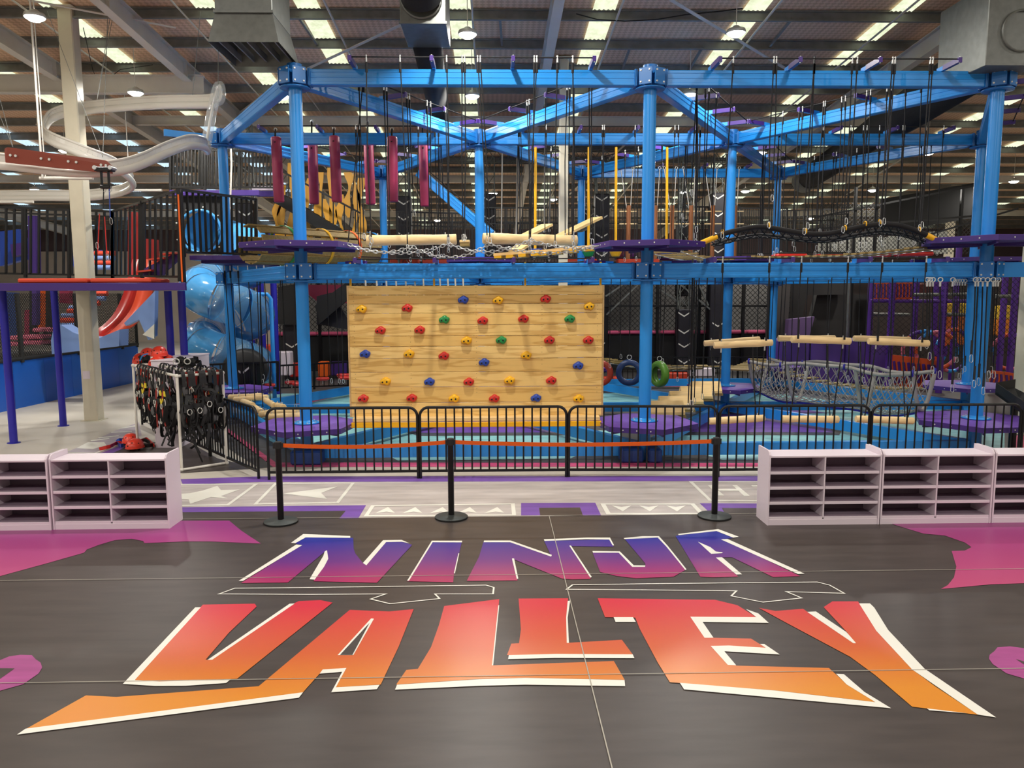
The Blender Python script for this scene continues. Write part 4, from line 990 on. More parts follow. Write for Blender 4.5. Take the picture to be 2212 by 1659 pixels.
# ------------------------------------------------------------------ ropes
def rope(p, q, label, group, r=.0095, end='clip', sl=True):
    t = thing('hanging_rope', label, 'rope', q, group)
    m_ = p.lerp(q,.5)+V(R.uniform(-.02,.02),R.uniform(-.02,.02),0)
    MB().tube([p, m_, q], r, 5).build('cord', M['rope'], t)
    if sl: MB().cyl(p-V(0,0,.22), p-V(0,0,.08), r*2.0, n=6).build('sleeve', M['rope'], t)
    s = MB().cyl(p-V(0,0,.07), p+V(0,0,.03), r*1.3, n=6)
    s.build('crimp', M['steel'], t)
    if end == 'clip':
        mb = MB(); carabiner(mb, q); mb.build('carabiner', M['steel'], t)
    elif end == 'sling':
        MB().cyl(q, q+V(0,0,.3), r*1.8, n=6).build('end_sling', M['rope'], t)
    return t
def cable_pt(e, lvl, px):
    z = (ZTOP if lvl == 'top' else ZLOW)+.17; sd = (side_top if lvl == 'top' else side_low).get(e,1)
    p, q, d = ends(e); nrm = V(d.y,-d.x,0)*sd; best = None
    for i in range(101):
        f = .12+.76*i/100; c = p+(q-p)*f+nrm*CABLE; c.z = z; x = abs(proj(c)[0]-px)
        if best is None or x < best[0]: best = (x, c)
    return best[1]
spans = {'AB':'front beam, left bay','BC':'front beam, right bay','AE':'slanting beam behind the left front post','EB':'slanting beam left of the middle front post','BF':'slanting beam right of the middle front post','FC':'slanting beam before the right front post','DE':'second-row beam, left bay','EF':'second-row beam, middle bay','FG':'second-row beam, right bay','HE':'rear slanting beam, first bay','EI':'rear slanting beam, second bay','IF':'rear slanting beam, third bay','FJ':'rear slanting beam, fourth bay','JG':'rear slanting beam, last bay'}
ORD = ['first','second','third','fourth','fifth','sixth','seventh','eighth','ninth','tenth','eleventh','twelfth','thirteenth','fourteenth','fifteenth','sixteenth','seventeenth','eighteenth']
def ropes_on(e, lvl, items, end='clip', r=.0095):
    lv = 'upper' if lvl == 'top' else 'lower'
    for k, it in enumerate(sorted(items)):
        px, zb_ = it[0], it[1]; p = cable_pt(e, lvl, px)
        q = V(p.x+R.uniform(-.05,.05), p.y+R.uniform(-.05,.05), zb_)
        if len(it) > 2: q = at(it[2], it[3], p.y)
        rope(p, q, '%s black rope from left, %s %s' % (ORD[k], lv, spans[e]), '%s-level ropes of the %s' % (lv, spans[e]), r, end)
ropes_on('AB','top', [(790,0,802,512),(866,0,880,528),(965,0,968,512),(998,0,1000,505),(1004,0,1003,505),(1030,0,1052,508),(1040,0,1058,512),(1155,0,1146,512),(1162,0,1143,516),(1205,0,1199,520),(1240,0,1236,508)])
ropes_on('BC','top', [(1585,0,1560,500),(1671,0,1661,478),(1676,0,1668,420),(1757,0,1737,492),(1762,0,1745,480),(1843,0,1821,488),(1850,0,1828,470),(1928,0,1902,474),(1936,0,1910,470),(2011,0,1987,484),(2017,0,1992,478)])
ropes_on('AE','top', [(776,3.7),(784,3.6,752,523),(828,3.6),(836,3.7),(878,3.6),(884,4.2),(923,3.5),(930,3.6),(962,3.6),(968,3.7)])
ropes_on('EB','top', [(1138,3.6),(1144,3.7),(1179,3.6),(1225,3.7),(1232,3.6),(1239,3.6),(1272,3.7),(1300,3.6)])
ropes_on('BF','top', [(1435,3.7),(1442,3.6),(1468,4.4),(1490,3.6),(1506,3.8),(1525,3.6),(1532,3.6),(1548,3.7)])
ropes_on('FC','top', [(1692,3.6),(1728,3.7),(1734,3.6),(1778,3.6),(1784,3.9),(1819,3.6),(1826,3.7),(1873,3.6),(1880,3.6),(1918,3.7),(1925,3.6),(1960,3.7),(1990,3.6)])
ropes_on('DE','top', [(630,3.7),(770,3.6),(778,3.7),(905,3.6),(925,3.6),(940,3.7),(948,3.6)])
ropes_on('EF','top', [(1085,3.7),(1120,3.6),(1126,3.6),(1180,3.6),(1240,3.6),(1300,3.7),(1306,3.6),(1372,3.7),(1400,3.6),(1460,3.6),(1466,3.6),(1515,3.7),(1530,3.6)])
ropes_on('FG','top', [(1640,3.6),(1650,3.6),(1700,3.6),(1775,3.6),(1782,3.6),(1838,3.6),(1867,3.6),(1873,3.6),(1899,3.6),(1950,3.6),(1956,3.6),(2000,3.6),(2040,3.6)])
ropes_on('HE','top', [(880,3.6),(905,3.6),(950,3.6),(985,3.6)], r=.011)
ropes_on('EI','top', [(1080,3.6),(1110,3.6),(1150,3.6),(1190,3.6),(1220,3.6)], r=.011)
ropes_on('IF','top', [(1300,3.6),(1350,3.6),(1380,3.6),(1430,3.6),(1480,4.5),(1485,4.4),(1520,3.6)], r=.011)
ropes_on('FJ','top', [(1600,3.6),(1615,3.6),(1640,3.6),(1655,3.6)], r=.011)
ropes_on('JG','top', [(1720,3.6),(1760,3.6),(1800,3.6),(1806,3.6),(1850,3.6),(1900,3.6),(1950,3.6),(1990,3.6),(2040,3.6)], r=.011)
ropes_on('BC','low' if 0 else 'mid', [(1561,0,1555,736),(1660,0,1655,736),(1733,0,1724,732),(1832,0,1824,734),(1905,0,1896,737),(2003,0,1992,740)], end='sling')
ropes_on('FC','mid', [(1640,1.2),(1662,1.0),(1700,1.3),(1745,1.2),(1800,1.3),(1840,1.2),(1880,1.2),(1930,1.2),(1975,1.2)])
ropes_on('BF','mid', [(1430,.85),(1437,.8),(1478,.9),(1500,.9),(1512,.9),(1530,.9),(1545,.9)])
ropes_on('EF','mid', [(1130,1.2),(1322,1.2),(1340,1.4),(1440,1.3),(1462,.9),(1490,.9),(1500,1.1),(1520,.9),(1535,1.0)])
ropes_on('FG','mid', [(1640,1.0),(1690,1.0),(1715,1.1),(1760,1.1),(1790,1.1),(1825,1.1),(1860,1.0),(1890,1.1),(1930,1.1),(1985,1.1)])
ropes_on('DE','mid', [(520,1.0),(560,.9),(610,.9),(640,.9),(705,.9),(722,.9),(738,.9)])
for k, (x0, x1, y1) in enumerate(((485,503,855),(497,516,848),(514,531,862),(535,551,878),(554,568,880),(570,585,886),(606,606,868),(637,638,872))):
    f = (x0-470)/190; Y = 16.6-f*3.4
    p = at(x0, 577, Y); q = at(x1, y1, Y)
    rope(p, q, '%s black rope from the left holding the low zigzag logs' % ORD[k], 'ropes of the zigzag logs', .0095, 'clip')
# cords from hand poles down to the foot poles
for k, (A_, B_, C_2) in enumerate(rp_low):
    w3 = ['left','middle','right'][k]
    for w4, a_, c_ in (('rear left', A_[0].lerp(A_[1],.12), C_2[0].lerp(C_2[1],.1)), ('front left', B_[0].lerp(B_[1],.12), C_2[0].lerp(C_2[1],.14)), ('rear right', A_[0].lerp(A_[1],.88), C_2[0].lerp(C_2[1],.86)), ('front right', B_[0].lerp(B_[1],.88), C_2[0].lerp(C_2[1],.9))):
        rope(a_-V(0,0,.05), c_, '%s black cord from hand pole to foot pole of the %s trapeze' % (w4, w3), 'cords of the %s trapeze' % w3, .010, None, False)
# lanyards bunched at the right front post
for k, (px, yb, Y) in enumerate(((2003,735,12.2),(2009,760,12.2),(2015,790,12.25),(2031,800,12.2),(2058,830,12.4),(2063,770,16.8),(2068,770,16.8),(2073,805,16.8),(2079,795,16.8),(2085,790,16.8),(2107,765,12.2),(2113,820,12.2),(2123,815,12.25),(2133,835,12.2),(2145,800,12.25),(2150,790,12.3),(2156,800,12.3))):
    p = at(px, 612, Y); q = at(px-(9 if px > 2100 else 1), yb, Y)
    t = thing('lanyard', '%s black lanyard from the left bunched by the right front post' % ORD[k], 'lanyard', q, 'lanyards at the right front post')
    MB().tube([p, p.lerp(q,.5)+V(R.uniform(-.02,.02),0,0), q], .011, 5).build('cord', M['rope'], t)
    MB().torus(p+V(0,0,.055),(.3,1,0),.034,.010,12,5).build('ring', M['steel'], t); MB().cyl(p-V(0,0,.05), p+V(0,0,.03), .018, n=6).build('ferrule', M['steel'], t)
    mb = MB(); carabiner(mb, q, .07); mb.build('carabiner', M['steel'], t)
    MB().cyl(q, q+V(0,0,.22), .02, n=6).build('sleeve', M['rubber'], t)

# white climbing ropes and cords
for k, (x0,y0,x1,y1,Y,lb) in enumerate(((1085,338,1083,506,24,'thin white climbing rope behind the second big log, left one'),(1118,362,1115,520,24,'thicker white climbing rope behind the second big log, middle one'),(1177,352,1176,500,23.5,'white climbing rope left of the slim cream column'),(1190,358,1186,498,23.5,'white climbing rope close to the slim cream column'),(500,352,497,452,19.2,'white rope with a knot right of the left second-row post'))):
    p, q = at(x0,y0,Y), at(x1,y1,Y); t = thing('white_rope', lb, 'rope', q, 'white climbing ropes')
    MB().tube([V(p.x,p.y,min(p.z+.5,roof_z(Y)-.3)), p, q], .022 if k != 1 else .03, 6).build('cord', M['white_steel'], t); MB().sphere(q, .05, 8, 6).build('knot', M['white_steel'], t)
for k, px in enumerate((789,813,834,855,876,896,914,950,967,983,1000)):
    p, q = at(px,598,15.2), at(px+2,640,15.2); MB().tube([p,q], .016, 6).build('hanging_line', M['white_steel'], None, '%s white cord from the left seen above the climbing wall' % ORD[k], 'cord', 'white cords behind the climbing wall')

# ------------------------------------------------------------------ building columns and ducts
def column(px, py, Y, w_, label, sign=False):
    c = at(px, py, Y); t = thing('steel_column', label, 'column', (c.x,c.y,0)); t['kind'] = 'thing'
    zt_ = roof_z(c.y)-.03
    MB().cbox((c.x,c.y,zt_/2),(w_,w_,zt_),.02).build('shaft', M['beige'], t)
    MB().cbox((c.x,c.y,.006),(w_+.1,w_+.1,.012),.003).build('base_plate', M['beige'], t)
    MB().cbox((c.x,c.y,zt_),(w_+.14,w_+.3,.02),.003).build('cap_plate', M['beige'], t)
    if sign: MB().box((c.x-.03,c.y-w_/2-.003,1.0),(.15,.006,.17)).build('notice_plate', M['white_board'], t)
    return t
c = gr(204,907); column(204,907,c.y,.30,'cream steel column rising behind the indigo mezzanine posts at left',True)
column(1217,400,19.6,.215,'slim cream steel column in the middle behind the climbing wall')
column(2218,840,14.6,.34,'cream steel column cut by the right edge of the photo')
column(2052,500,34,.30,'distant pale column behind the right front post')
def duct(x0, y0, x1, y1, Y, label, depth=1.2, door=True):
    p, q = at(x0,y1,Y), at(x1,y0,Y); t = thing('duct_box', label, 'duct', ((p.x+q.x)/2,Y+depth/2,p.z), 'galvanised duct boxes'); w_ = q.x-p.x
    top = min(q.z, roof_z(Y)-.45); hgt = max(top-p.z, .8)
    MB().cbox(((p.x+q.x)/2,Y+depth/2,p.z+hgt/2),(w_,depth,hgt),.01).build('box', M['zinc'], t)
    MB().box(((p.x+q.x)/2,Y-.01,p.z+.02),(w_+.03,.03,.04)).build('flange', M['zinc'], t)
    return t, p, q, hgt
t, p, q, hgt = duct(864,-70,962,52,12.0,'square galvanised duct box with a round black fabric neck at top middle', 1.1)
cx, cz = (p.x+q.x)/2-.02, at(908,-5,12).z
MB().lathe((cx,12.0,cz),[(.30,-.06),(.31,-.06),(.31,.05),(.29,.05)],28,axis=(0,-1,0)).build('collar', M['zinc'], t)
MB().lathe((cx,11.98,cz),[(.30,.0),(.285,.25),(.30,.5),(.28,.8),(.30,1.1),(.001,1.12)],24,axis=(0,-1,.55)).build('fabric_neck', M['sock'], t)
s = MB(); a, b_ = at(923,95,13.1), at(951,262,23.0)
s.lathe(a, [(.001,0),(.24,.0),(.25,(b_-a).length*.5),(.24,(b_-a).length),(.001,(b_-a).length+.05)], 20, axis=(b_-a)).build('fabric_duct', M['sock'], None, 'long black fabric duct running back from the middle duct box', 'duct')
MB().lathe(b_, [(.001,.02),(.2,.015),(.235,-.02)],20,axis=(b_-a)).build('duct_end', M['sock_grey'], bpy.data.objects['fabric_duct'])
t, p, q, hgt = duct(464,-60,585,28,11.6,'dark galvanised duct box with a flared grille hood at top left', 1.0)
hp_ = [V(p.x,11.6,p.z),V(q.x,11.6,p.z),V(q.x,12.6,p.z),V(p.x,12.6,p.z)]; lo_ = [V(p.x-.08,11.5,p.z-.42),V(q.x+.1,11.5,p.z-.42),V(q.x+.1,12.7,p.z-.42),V(p.x-.08,12.7,p.z-.42)]
MB().add(hp_+lo_,[(i,(i+1)%4,4+(i+1)%4,4+i) for i in range(4)]).build('hood', M['zinc'], t)
for k in range(5): MB().bar(lo_[0].lerp(lo_[1],.1+.2*k)+V(0,.05,.1), lo_[3].lerp(lo_[2],.1+.2*k)+V(0,-.05,.1), .02, .1).build('grille_blade', M['purlin'], t)
t, p, q, hgt = duct(2128,-40,2260,142,12.0,'galvanised duct box at the top right corner', 1.3)
MB().lathe((q.x-.32,11.99,(p.z+q.z)/2-.1),[(.30,-.05),(.31,-.05),(.31,.02),(.28,.02)],24,axis=(0,-1,0)).build('collar', M['zinc'], t)
a, b_ = at(2168,100,13.4), at(1735,392,29.5); L = (b_-a).length
MB().lathe(a, [(.001,0),(.46,0),(.45,L*.3),(.39,L*.5),(.41,L*.7),(.40,L-.1),(.30,L+.05),(.001,L+.12)], 24, axis=(b_-a)).build('fabric_duct', M['sock'], None, 'huge black fabric duct slanting across the upper right behind the ropes', 'duct')
MB().lathe(b_, [(.425,-1.3),(.43,-.1),(.31,.06),(.001,.14)],24,axis=(b_-a)).build('duct_end', M['sock_grey'], bpy.data.objects['fabric_duct.001'])

# ------------------------------------------------------------------ railings
def railing(tA, tB, bA, bB, YA, YB, label, sp=.115, post_every=None, mid=None, group='black steel railings', br=.011, pad_=True):
    a, b_ = at(*tA,YA), at(*tB,YB); c, d = at(*bA,YA), at(*bB,YB); L = (b_-a).length
    t = thing('steel_railing', label, 'railing', (c+d)/2, group); t['kind'] = 'thing'
    MB().bar(a, b_, .045, .045).build('top_rail', M['black'], t); MB().bar(c, d, .04, .04).build('bottom_rail', M['black'], t)
    if mid: MB().bar(a.lerp(c,mid), b_.lerp(d,mid), .035, .035).build('mid_rail', M['black'], t)
    n = max(2, int(L/sp))
    for k in range(1, n):
        f = k/n; MB().bar(c.lerp(d,f), a.lerp(b_,f), br*2, br*2, up=(0,1,0)).build('bar', M['black'], t)
    for f in (0,1) if not post_every else [k/post_every for k in range(post_every+1)]:
        MB().bar(c.lerp(d,f)-V(0,0,.08), a.lerp(b_,f)+V(0,0,.02), .055, .055, up=(0,1,0)).build('post', M['black'], t)
    return t
railing((-40,446),(243,457),(-40,590),(243,595),17.3,17.3,'black mezzanine railing at far left beyond the launch deck',.165,3,.08,br=.02)
railing((243,457),(388,411),(243,595),(388,598),17.3,13.6,'black mezzanine railing rising to the right towards the launch corner',.34,2,None,br=.018)
railing((390,410),(553,431),(397,545),(553,549),13.6,15.6,'black railing before the round tube-slide mouth',.15,None,br=.017)
railing((368,320),(592,330),(368,404),(592,405),20.0,20.0,'upper black railing of the stair tower behind the left second-row post',.085,3,None,br=.016)
railing((372,322),(500,318),(372,402),(500,401),21.4,21.4,'second black railing farther back on the stair tower',.10,2,br=.016)
# launch deck
y0 = 13.35; xa, xb = at(-90,620,y0).x, at(402,620,y0).x; zt_, zb_ = at(200,611,y0).z, at(200,628,y0).z
t = thing('launch_deck', 'purple edged mezzanine launch deck on indigo posts at left', 'deck', ((xa+xb)/2,y0+2,zb_)); t['kind'] = 'thing'
MB().cbox(((xa+xb)/2,y0,(zt_+zb_)/2),(xb-xa,.06,zt_-zb_),.006).build('fascia', M['purple'], t)
MB().prism([V(xa,y0+.035,zb_+.03),V(xb-.03,y0+.035,zb_+.03),V(at(396,620,14.6).x,14.6,zb_+.03),V(at(250,600,17.4).x,17.5,zb_+.03),V(xa,17.5,zb_+.03)],(0,0,zt_-zb_-.04)).build('deck_slab', M['rubber'], t)
for x0, x1, w3 in ((41,191,'left'),(197,328,'right')):
    a, b_ = at(x0,609,y0+.1), at(x1,609,y0+.1); MB().cbox(((a.x+b_.x)/2,y0+.45,zt_+.04),(b_.x-a.x,.8,.075),.02).build('landing_mat', M['redmat'], None, 'orange red landing mat on the launch deck edge, %s one' % w3, 'mat', 'landing mats')
for k, (px, py, s_) in enumerate(((30,957,'front one near the left photo edge'),(137,920,'second one left of the cream column'))):
    c = gr(px,py); tp = zb_; t = thing('deck_post', 'round indigo mezzanine post, '+s_, 'post', (c.x,c.y,0), 'indigo deck posts'); t['kind'] = 'thing'
    MB().cyl((c.x,c.y,0),(c.x,c.y,tp+.02),.068,n=18).build('shaft', M['indigo'], t); MB().cyl((c.x,c.y,0),(c.x,c.y,.012),.11,n=18).build('foot_plate', M['indigo'], t)
for k, (px, Y, s_, z_) in enumerate(((395,14.9,'behind the harness rack at the deck corner',zb_),(366,15.2,'just left of the corner post behind the helmets',zb_),(566,21.1,'beside the tube slide on the right',4.5),(594,21.3,'right of the tube slide under the stair tower',4.5),(543,21.5,'half hidden behind the black tower pads',4.5))):
    c = at(px,700,Y); t = thing('deck_post', 'round indigo post '+s_, 'post', (c.x,c.y,0), 'indigo deck posts'); t['kind'] = 'thing'
    MB().cyl((c.x,c.y,0),(c.x,c.y,z_),.068 if k < 2 else .085,n=18).build('shaft', M['indigo'], t); MB().cyl((c.x,c.y,0),(c.x,c.y,.012),.12,n=18).build('foot_plate', M['indigo'], t)
c = at(387,500,13.55); t = thing('corner_post', 'black square corner post with an orange edge strip on the launch deck', 'post', (c.x,c.y,zt_)); t['kind'] = 'thing'
MB().box((c.x+.03,c.y,(zt_+at(387,407,13.55).z)/2),(.07,.07,at(387,407,13.55).z-zt_)).build('shaft', M['black'], t)
MB().bar(at(385,420,13.5), at(394,609,13.5), .025, .012).build('edge_strip', M['orange'], t)
# purple ramp steps behind the railing
t = thing('deck_steps', 'short purple steps with orange treads on the launch deck', 'steps', at(350,600,15.4))
for dy in (0,.7): MB().prism([at(308,595,15.2+dy),at(312,580,15.2+dy),at(380,546,15.2+dy),at(386,562,15.2+dy),at(360,585,15.2+dy),at(352,597,15.2+dy)],(0,.05,0)).build('stringer', M['purple'], t)
for px, py in ((323,588),(350,562),(372,551)): 
    a = at(px-14,py,15.25); MB().bar(a, a+V(.28,0,.03), .6, .03, up=(0,0,1)).build('tread', M['redmat'], t)
# walkway at the left second-row post
a, b_ = at(405,555,15.6), at(566,556,16.0)
t = thing('walkway', 'purple upper walkway at the left second-row post', 'walkway', (a+b_)/2)
zt2 = at(480,551,15.6).z; MB().cbox(((a.x+b_.x)/2,16.9,zt2-.045),(b_.x-a.x,2.4,.09),.006).build('deck', M['purple'], t)
MB().box(((a.x+b_.x)/2,16.9,zt2-.12),(b_.x-a.x-.3,2.0,.06)).build('frame', M['purple'], t)

# ------------------------------------------------------------------ white ride track hanging from the roof
t = thing('ride_track', 'white tubular hanging ride track winding above the launch deck with a clear drop', 'track', at(200,340,14.5))
lowp = smooth([at(-80,343,13.8),at(-20,349,13.8),at(60,357,13.9),at(150,367,14.0),at(240,366,14.2),at(300,352,14.5),at(360,325,15.0),at(410,309,15.6),at(440,313,16.1),at(447,322,16.4)], 5)
upp = smooth([at(463,219,16.6),at(440,222,16.8),at(350,223,17.2),at(240,230,17.8),at(150,240,18.2),at(112,252,18.2),at(97,270,17.9),at(95,286,17.5),at(108,300,17.1),at(150,318,16.8),at(200,338,16.8),at(250,358,17.4),at(283,385,18.6),at(283,402,19.6),at(250,416,20.6),at(180,424,21.2),at(90,424,21.4),at(-20,425,21.6)], 5)
def trackseg(P, name, m_, rib=True):
    mb = MB(); mb.tube([p-V(0,0,.05) for p in P], .075, 10)
    for i in range(len(P)-1):
        mb.bar(P[i]+V(0,0,.05), P[i+1]+V(0,0,.05), .025, .19, up=(0,0,1)); 
    mb.tube([p+V(0,0,.14) for p in P], .03, 6)
    mb.build(name, m_, t)
m_trk = mat('white_track_coat', (226,222,214), .25, coat=.4)
trackseg(lowp, 'lower_rail', m_trk); trackseg(upp, 'upper_rail', m_trk)
m_clear = mat('clear_plastic', (235,240,240), .06, alpha=.28, spec=.8)
cl = smooth([at(444,318,16.4),at(450,285,16.5),at(458,240,16.5),at(468,198,16.5),at(474,185,16.5),at(477,200,16.5),at(474,216,16.5),at(462,220,16.6)], 5)
MB().tube(cl, .10, 12).build('clear_tube', m_clear, t); MB().tube(cl, .03, 8).build('clear_core', m_trk, t)
a, b_ = at(17,335,13.6), at(234,358,13.9); d = b_-a
MB().prism([a+V(-.05,0,-.12),a+V(-.05,0,.10),a+V(0,0,.13),b_+V(-.04,0,.09),b_+V(.05,0,0),b_+V(.05,0,-.13)],(0,.04,0)).build('splice_plate', mat('rust_red_plate',(140,58,38),.5), t)
bo = MB()
for f in (.03,.08,.33,.41,.6,.68,.93,.98):
    p = a.lerp(b_,f)+V(0,-.003,0); bo.cyl(p, p-V(0,.02,0), .022, n=8)
bo.build('plate_bolt', M['bolt'], t, kind='stuff')
for x0,y0_,x1,y1 in ((8,250,28,318),(85,240,28,318),(150,245,222,340),(255,80,222,340),(262,60,210,215),(280,60,210,215),(410,30,416,205),(468,90,471,182)):
    p, q = rf(x0,y0_,.2), at(x1,y1,15.5); MB().cyl(q, V(q.x+(p.x-q.x)*.3,q.y+1.0,roof_z(q.y+1)-.25), .006, n=4).build('hanger_wire', M['purlin'], t)
tr = thing('ride_trolley', 'black trolley clamp hanging under the white track with red and blue straps', 'trolley', at(228,470,13.8))
p = at(226,366,13.7); q = MB(); q.cbox(p+V(0,0,.0),(.30,.14,.07),.01); q.cbox(p-V(.06,0,.15),(.03,.05,.3),.006); q.cbox(p+V(.06,0,-.15),(.03,.05,.3),.006); q.cbox(p-V(0,0,.29),(.17,.08,.06),.01); q.build('clamp', M['black'], tr)
for k in (-.13,.13): MB().cyl(p+V(k,-.09,.02), p+V(k,.09,.02), .035, n=12).build('wheel', M['steel'], tr)
for x0,y0_,x1,y1,c in ((224,405,223,450,'rubber'),(236,405,238,470,'cobalt'),(215,462,211,545,'red'),(226,468,231,550,'red'),(240,475,236,560,'rope')):
    MB().bar(at(x0,y0_,13.7), at(x1,y1,13.7), .016, .006, up=(0,1,0)).build('strap', M[c], tr)
mb = MB()
for x, y in ((224,400),(236,400),(239,470),(231,548),(209,523)): carabiner(mb, at(x,y,13.7), .06)
mb.build('carabiner', M['steel'], tr, kind='stuff')
for x0, x1, y, Y, lb in ((86,201,385,15.6,'white tube light left of the cream column'),(-30,72,436,19.5,'white tube light at the left photo edge'),(278,350,411,21,'white tube light beyond the white track')):
    a, b_ = at(x0,y,Y), at(x1,y,Y); u = thing('tube_light', lb, 'light', (a+b_)/2, 'white tube lights')
    MB().cyl(a, b_, .035, n=10).build('tube', m_trk, u); MB().cyl((a+b_)/2-V(.4,0,0), V(a.x+(b_.x-a.x)/2-.4,Y,roof_z(Y)-.1), .012, n=5).build('drop_rod', m_trk, u)
p = at(92,385,15.4); MB().cyl(p, V(p.x,p.y,roof_z(p.y)-.1), .02, n=8).build('hanging_pole', m_trk, None, 'thin white pole hanging beside the white track', 'pole')

# ------------------------------------------------------------------ harness rack, helmets and tall cubby
A, B, C_ = gr(298,968), gr(393,1018), gr(490,1003); D_ = A+C_-B; Hh = 1.475; up = V(0,0,Hh); r = .022
t = thing('harness_rack', 'white pipe rack hung full of climbing harnesses beside the fence', 'rack', (A+C_)/2)
for a, b_ in ((A,B),(D_,C_)): MB().cyl(a+up, b_+up, r, n=10).build('top_pipe', M['pvc'], t)
for a, b_ in ((A,D_),(B,C_)): MB().cyl(a+up, b_+up, r, n=10).build('top_pipe', M['pvc'], t); MB().cyl(a+V(0,0,r), b_+V(0,0,r), r, n=10).build('foot_pipe', M['pvc'], t)
MB().cyl((A+D_)/2+up,(B+C_)/2+up,r,n=10).build('top_pipe', M['pvc'], t)
for a in (A,B,C_,D_):
    MB().cyl(a+V(0,0,r), a+up, r, n=10).build('upright', M['pvc'], t)
    for z in (r, Hh): MB().sphere(a+V(0,0,z), .033, 10, 6).build('elbow', M['pvc'], t)
m_grey = mat('grey_padding', (92,92,94), .8); m_yel = mat('yellow_webbing', (228,206,50), .6); m_redw = mat('red_webbing', (160,40,30), .6); m_blk = mat('black_webbing', (24,24,26), .7)
def ribbon(mb, pts, w_=.045, th=.007, side=V(1,0,0)):
    pts = smooth(pts, 3); n = len(pts); vs = []
    for i, p in enumerate(pts):
        d = (pts[min(i+1,n-1)]-pts[max(i-1,0)]).normalized(); s_ = (side-d*side.dot(d)); s_ = s_.normalized() if s_.length > .1 else d.orthogonal().normalized(); nn = s_.cross(d)
        vs += [p-s_*w_/2-nn*th/2, p+s_*w_/2-nn*th/2, p+s_*w_/2+nn*th/2, p-s_*w_/2+nn*th/2]
    mb.add(vs, [(4*i+k,4*i+(k+1)%4,4*i+4+(k+1)%4,4*i+4+k) for i in range(n-1) for k in range(4)]+[(0,3,2,1),(4*n-4,4*n-3,4*n-2,4*n-1)])
def harness(p, dirv, k, label):
    rr = random.Random(k*13+5); u = lambda a: rr.uniform(-a, a)
    h = thing('climbing_harness', label, 'harness', p-V(0,0,.85), 'climbing harnesses on the rack')
    s_ = Vector(dirv).normalized(); nrm = V(-s_.y, s_.x, 0); b_ = MB(); w0 = rr.uniform(.07,.12)
    L1 = rr.uniform(.36,.56); L2 = L1+rr.uniform(.3,.55)
    for sg in (-1,1):                                   # shoulder straps over the pipe
        o = nrm*(sg*w0)
        ribbon(b_, [p+o*.6-V(0,0,L1*.4)+s_*.06, p+o*.7+V(0,0,.0)+s_*.05, p+o*.7+V(0,0,.035), p+o*.8-s_*.05, p+o*.9-s_*.07-V(0,0,L1*.5), p+o*1.1-s_*u(.05)-V(0,0,L1)], .055, .012, nrm)
        ribbon(b_, [p+o*1.1-V(0,0,L1), p+o*1.6+s_*.08-V(0,0,L1+.12), p+o*1.2+s_*u(.08)-V(0,0,L2), p+o*.4-V(0,0,L2+.02), p+o*.5-s_*.07-V(0,0,L2-.1), p+o*1.1-s_*.05-V(0,0,L1+.05)], .07, .014, s_)
    ribbon(b_, [p-nrm*w0*1.4-V(0,0,L1), p+s_*.1-V(0,0,L1+.03), p+nrm*w0*1.4-V(0,0,L1-.01), p-s_*.1-V(0,0,L1+.04), p-nrm*w0*1.4-V(0,0,L1)], .08, .016, V(0,0,1))
    ribbon(b_, [p+nrm*u(.06)-V(0,0,L2), p+nrm*u(.1)-V(0,0,L2+.1), p+nrm*u(.12)-V(0,0,L2+rr.uniform(.15,.28))], .04, .006, nrm)
    for j in range(4):
        zz = rr.uniform(.1, L2); ribbon(b_, [p+nrm*u(.12)+s_*u(.1)-V(0,0,zz+rr.uniform(0,.22)*i) for i in range(4)], .05, .01, (nrm if j % 2 else s_))
    b_.build('webbing', m_blk, h)
    wl = MB()
    for j in range(3):
        q = p+nrm*u(.1)-s_*rr.uniform(.04,.1)-V(0,0,rr.uniform(.05,L2)); wl.tube([q+nrm*(.035*cos(a))+V(0,0,.06*sin(a)) for a in [2*pi*i/9 for i in range(7)]], .008, 4)
    wl.build('white_cord_loop', M['pvc'], h, kind='stuff')
    g = MB()
    for sg in (-1,1): g.sphere(p+nrm*(sg*w0*1.2)-V(0,0,L1+.2+u(.04))+s_*u(.06), .075, 8, 6, (1,.45,1.3))
    g.sphere(p-V(0,0,L1*.55)-s_*.05, .06, 8, 6, (.8,.4,1.5)); g.build('padding', m_grey if k % 3 else m_blk, h)
    ye = MB(); o = nrm*w0*.9
    for sg in (-1,1): 
        q = p+o*sg-s_*.07-V(0,0,L1*.62); ribbon(ye, [q, q-V(0,0,.04), q-V(0,0,.08)], .06, .018, nrm)
    ribbon(ye, [p-nrm*.05-V(0,0,L1-.06)-s_*.09, p-V(0,0,L1+.02)-s_*.1, p+nrm*.05-V(0,0,L1-.05)-s_*.09], .03, .01, nrm)
    if k % 3 == 0 or k in (1, 4): ye.build('yellow_tag', m_yel, h)
    rd = MB(); ribbon(rd, [p+nrm*.02+V(0,0,.03), p+nrm*(.03+u(.06))-s_*.06-V(0,0,L1*.5), p+nrm*u(.06)-s_*.09-V(0,0,L1+.15), p+nrm*u(.1)-s_*.06-V(0,0,L1+rr.uniform(.2,.5))], .045, .008, nrm); rd.build('red_strap', m_redw, h)
    st = MB()
    for q in (p-s_*.1-V(0,0,L1+.06), p-s_*.08+nrm*w0-V(0,0,L2-.05), p+s_*.1-V(0,0,L1+.1)):
        pts = [q+nrm*(.035*cos(a))+V(0,0,.045*sin(a)) for a in [2*pi*j/10 for j in range(10)]]; st.tube(pts, .0075, 5, closed=True)
    st.build('steel_ring', M['bolt'], h, kind='stuff')
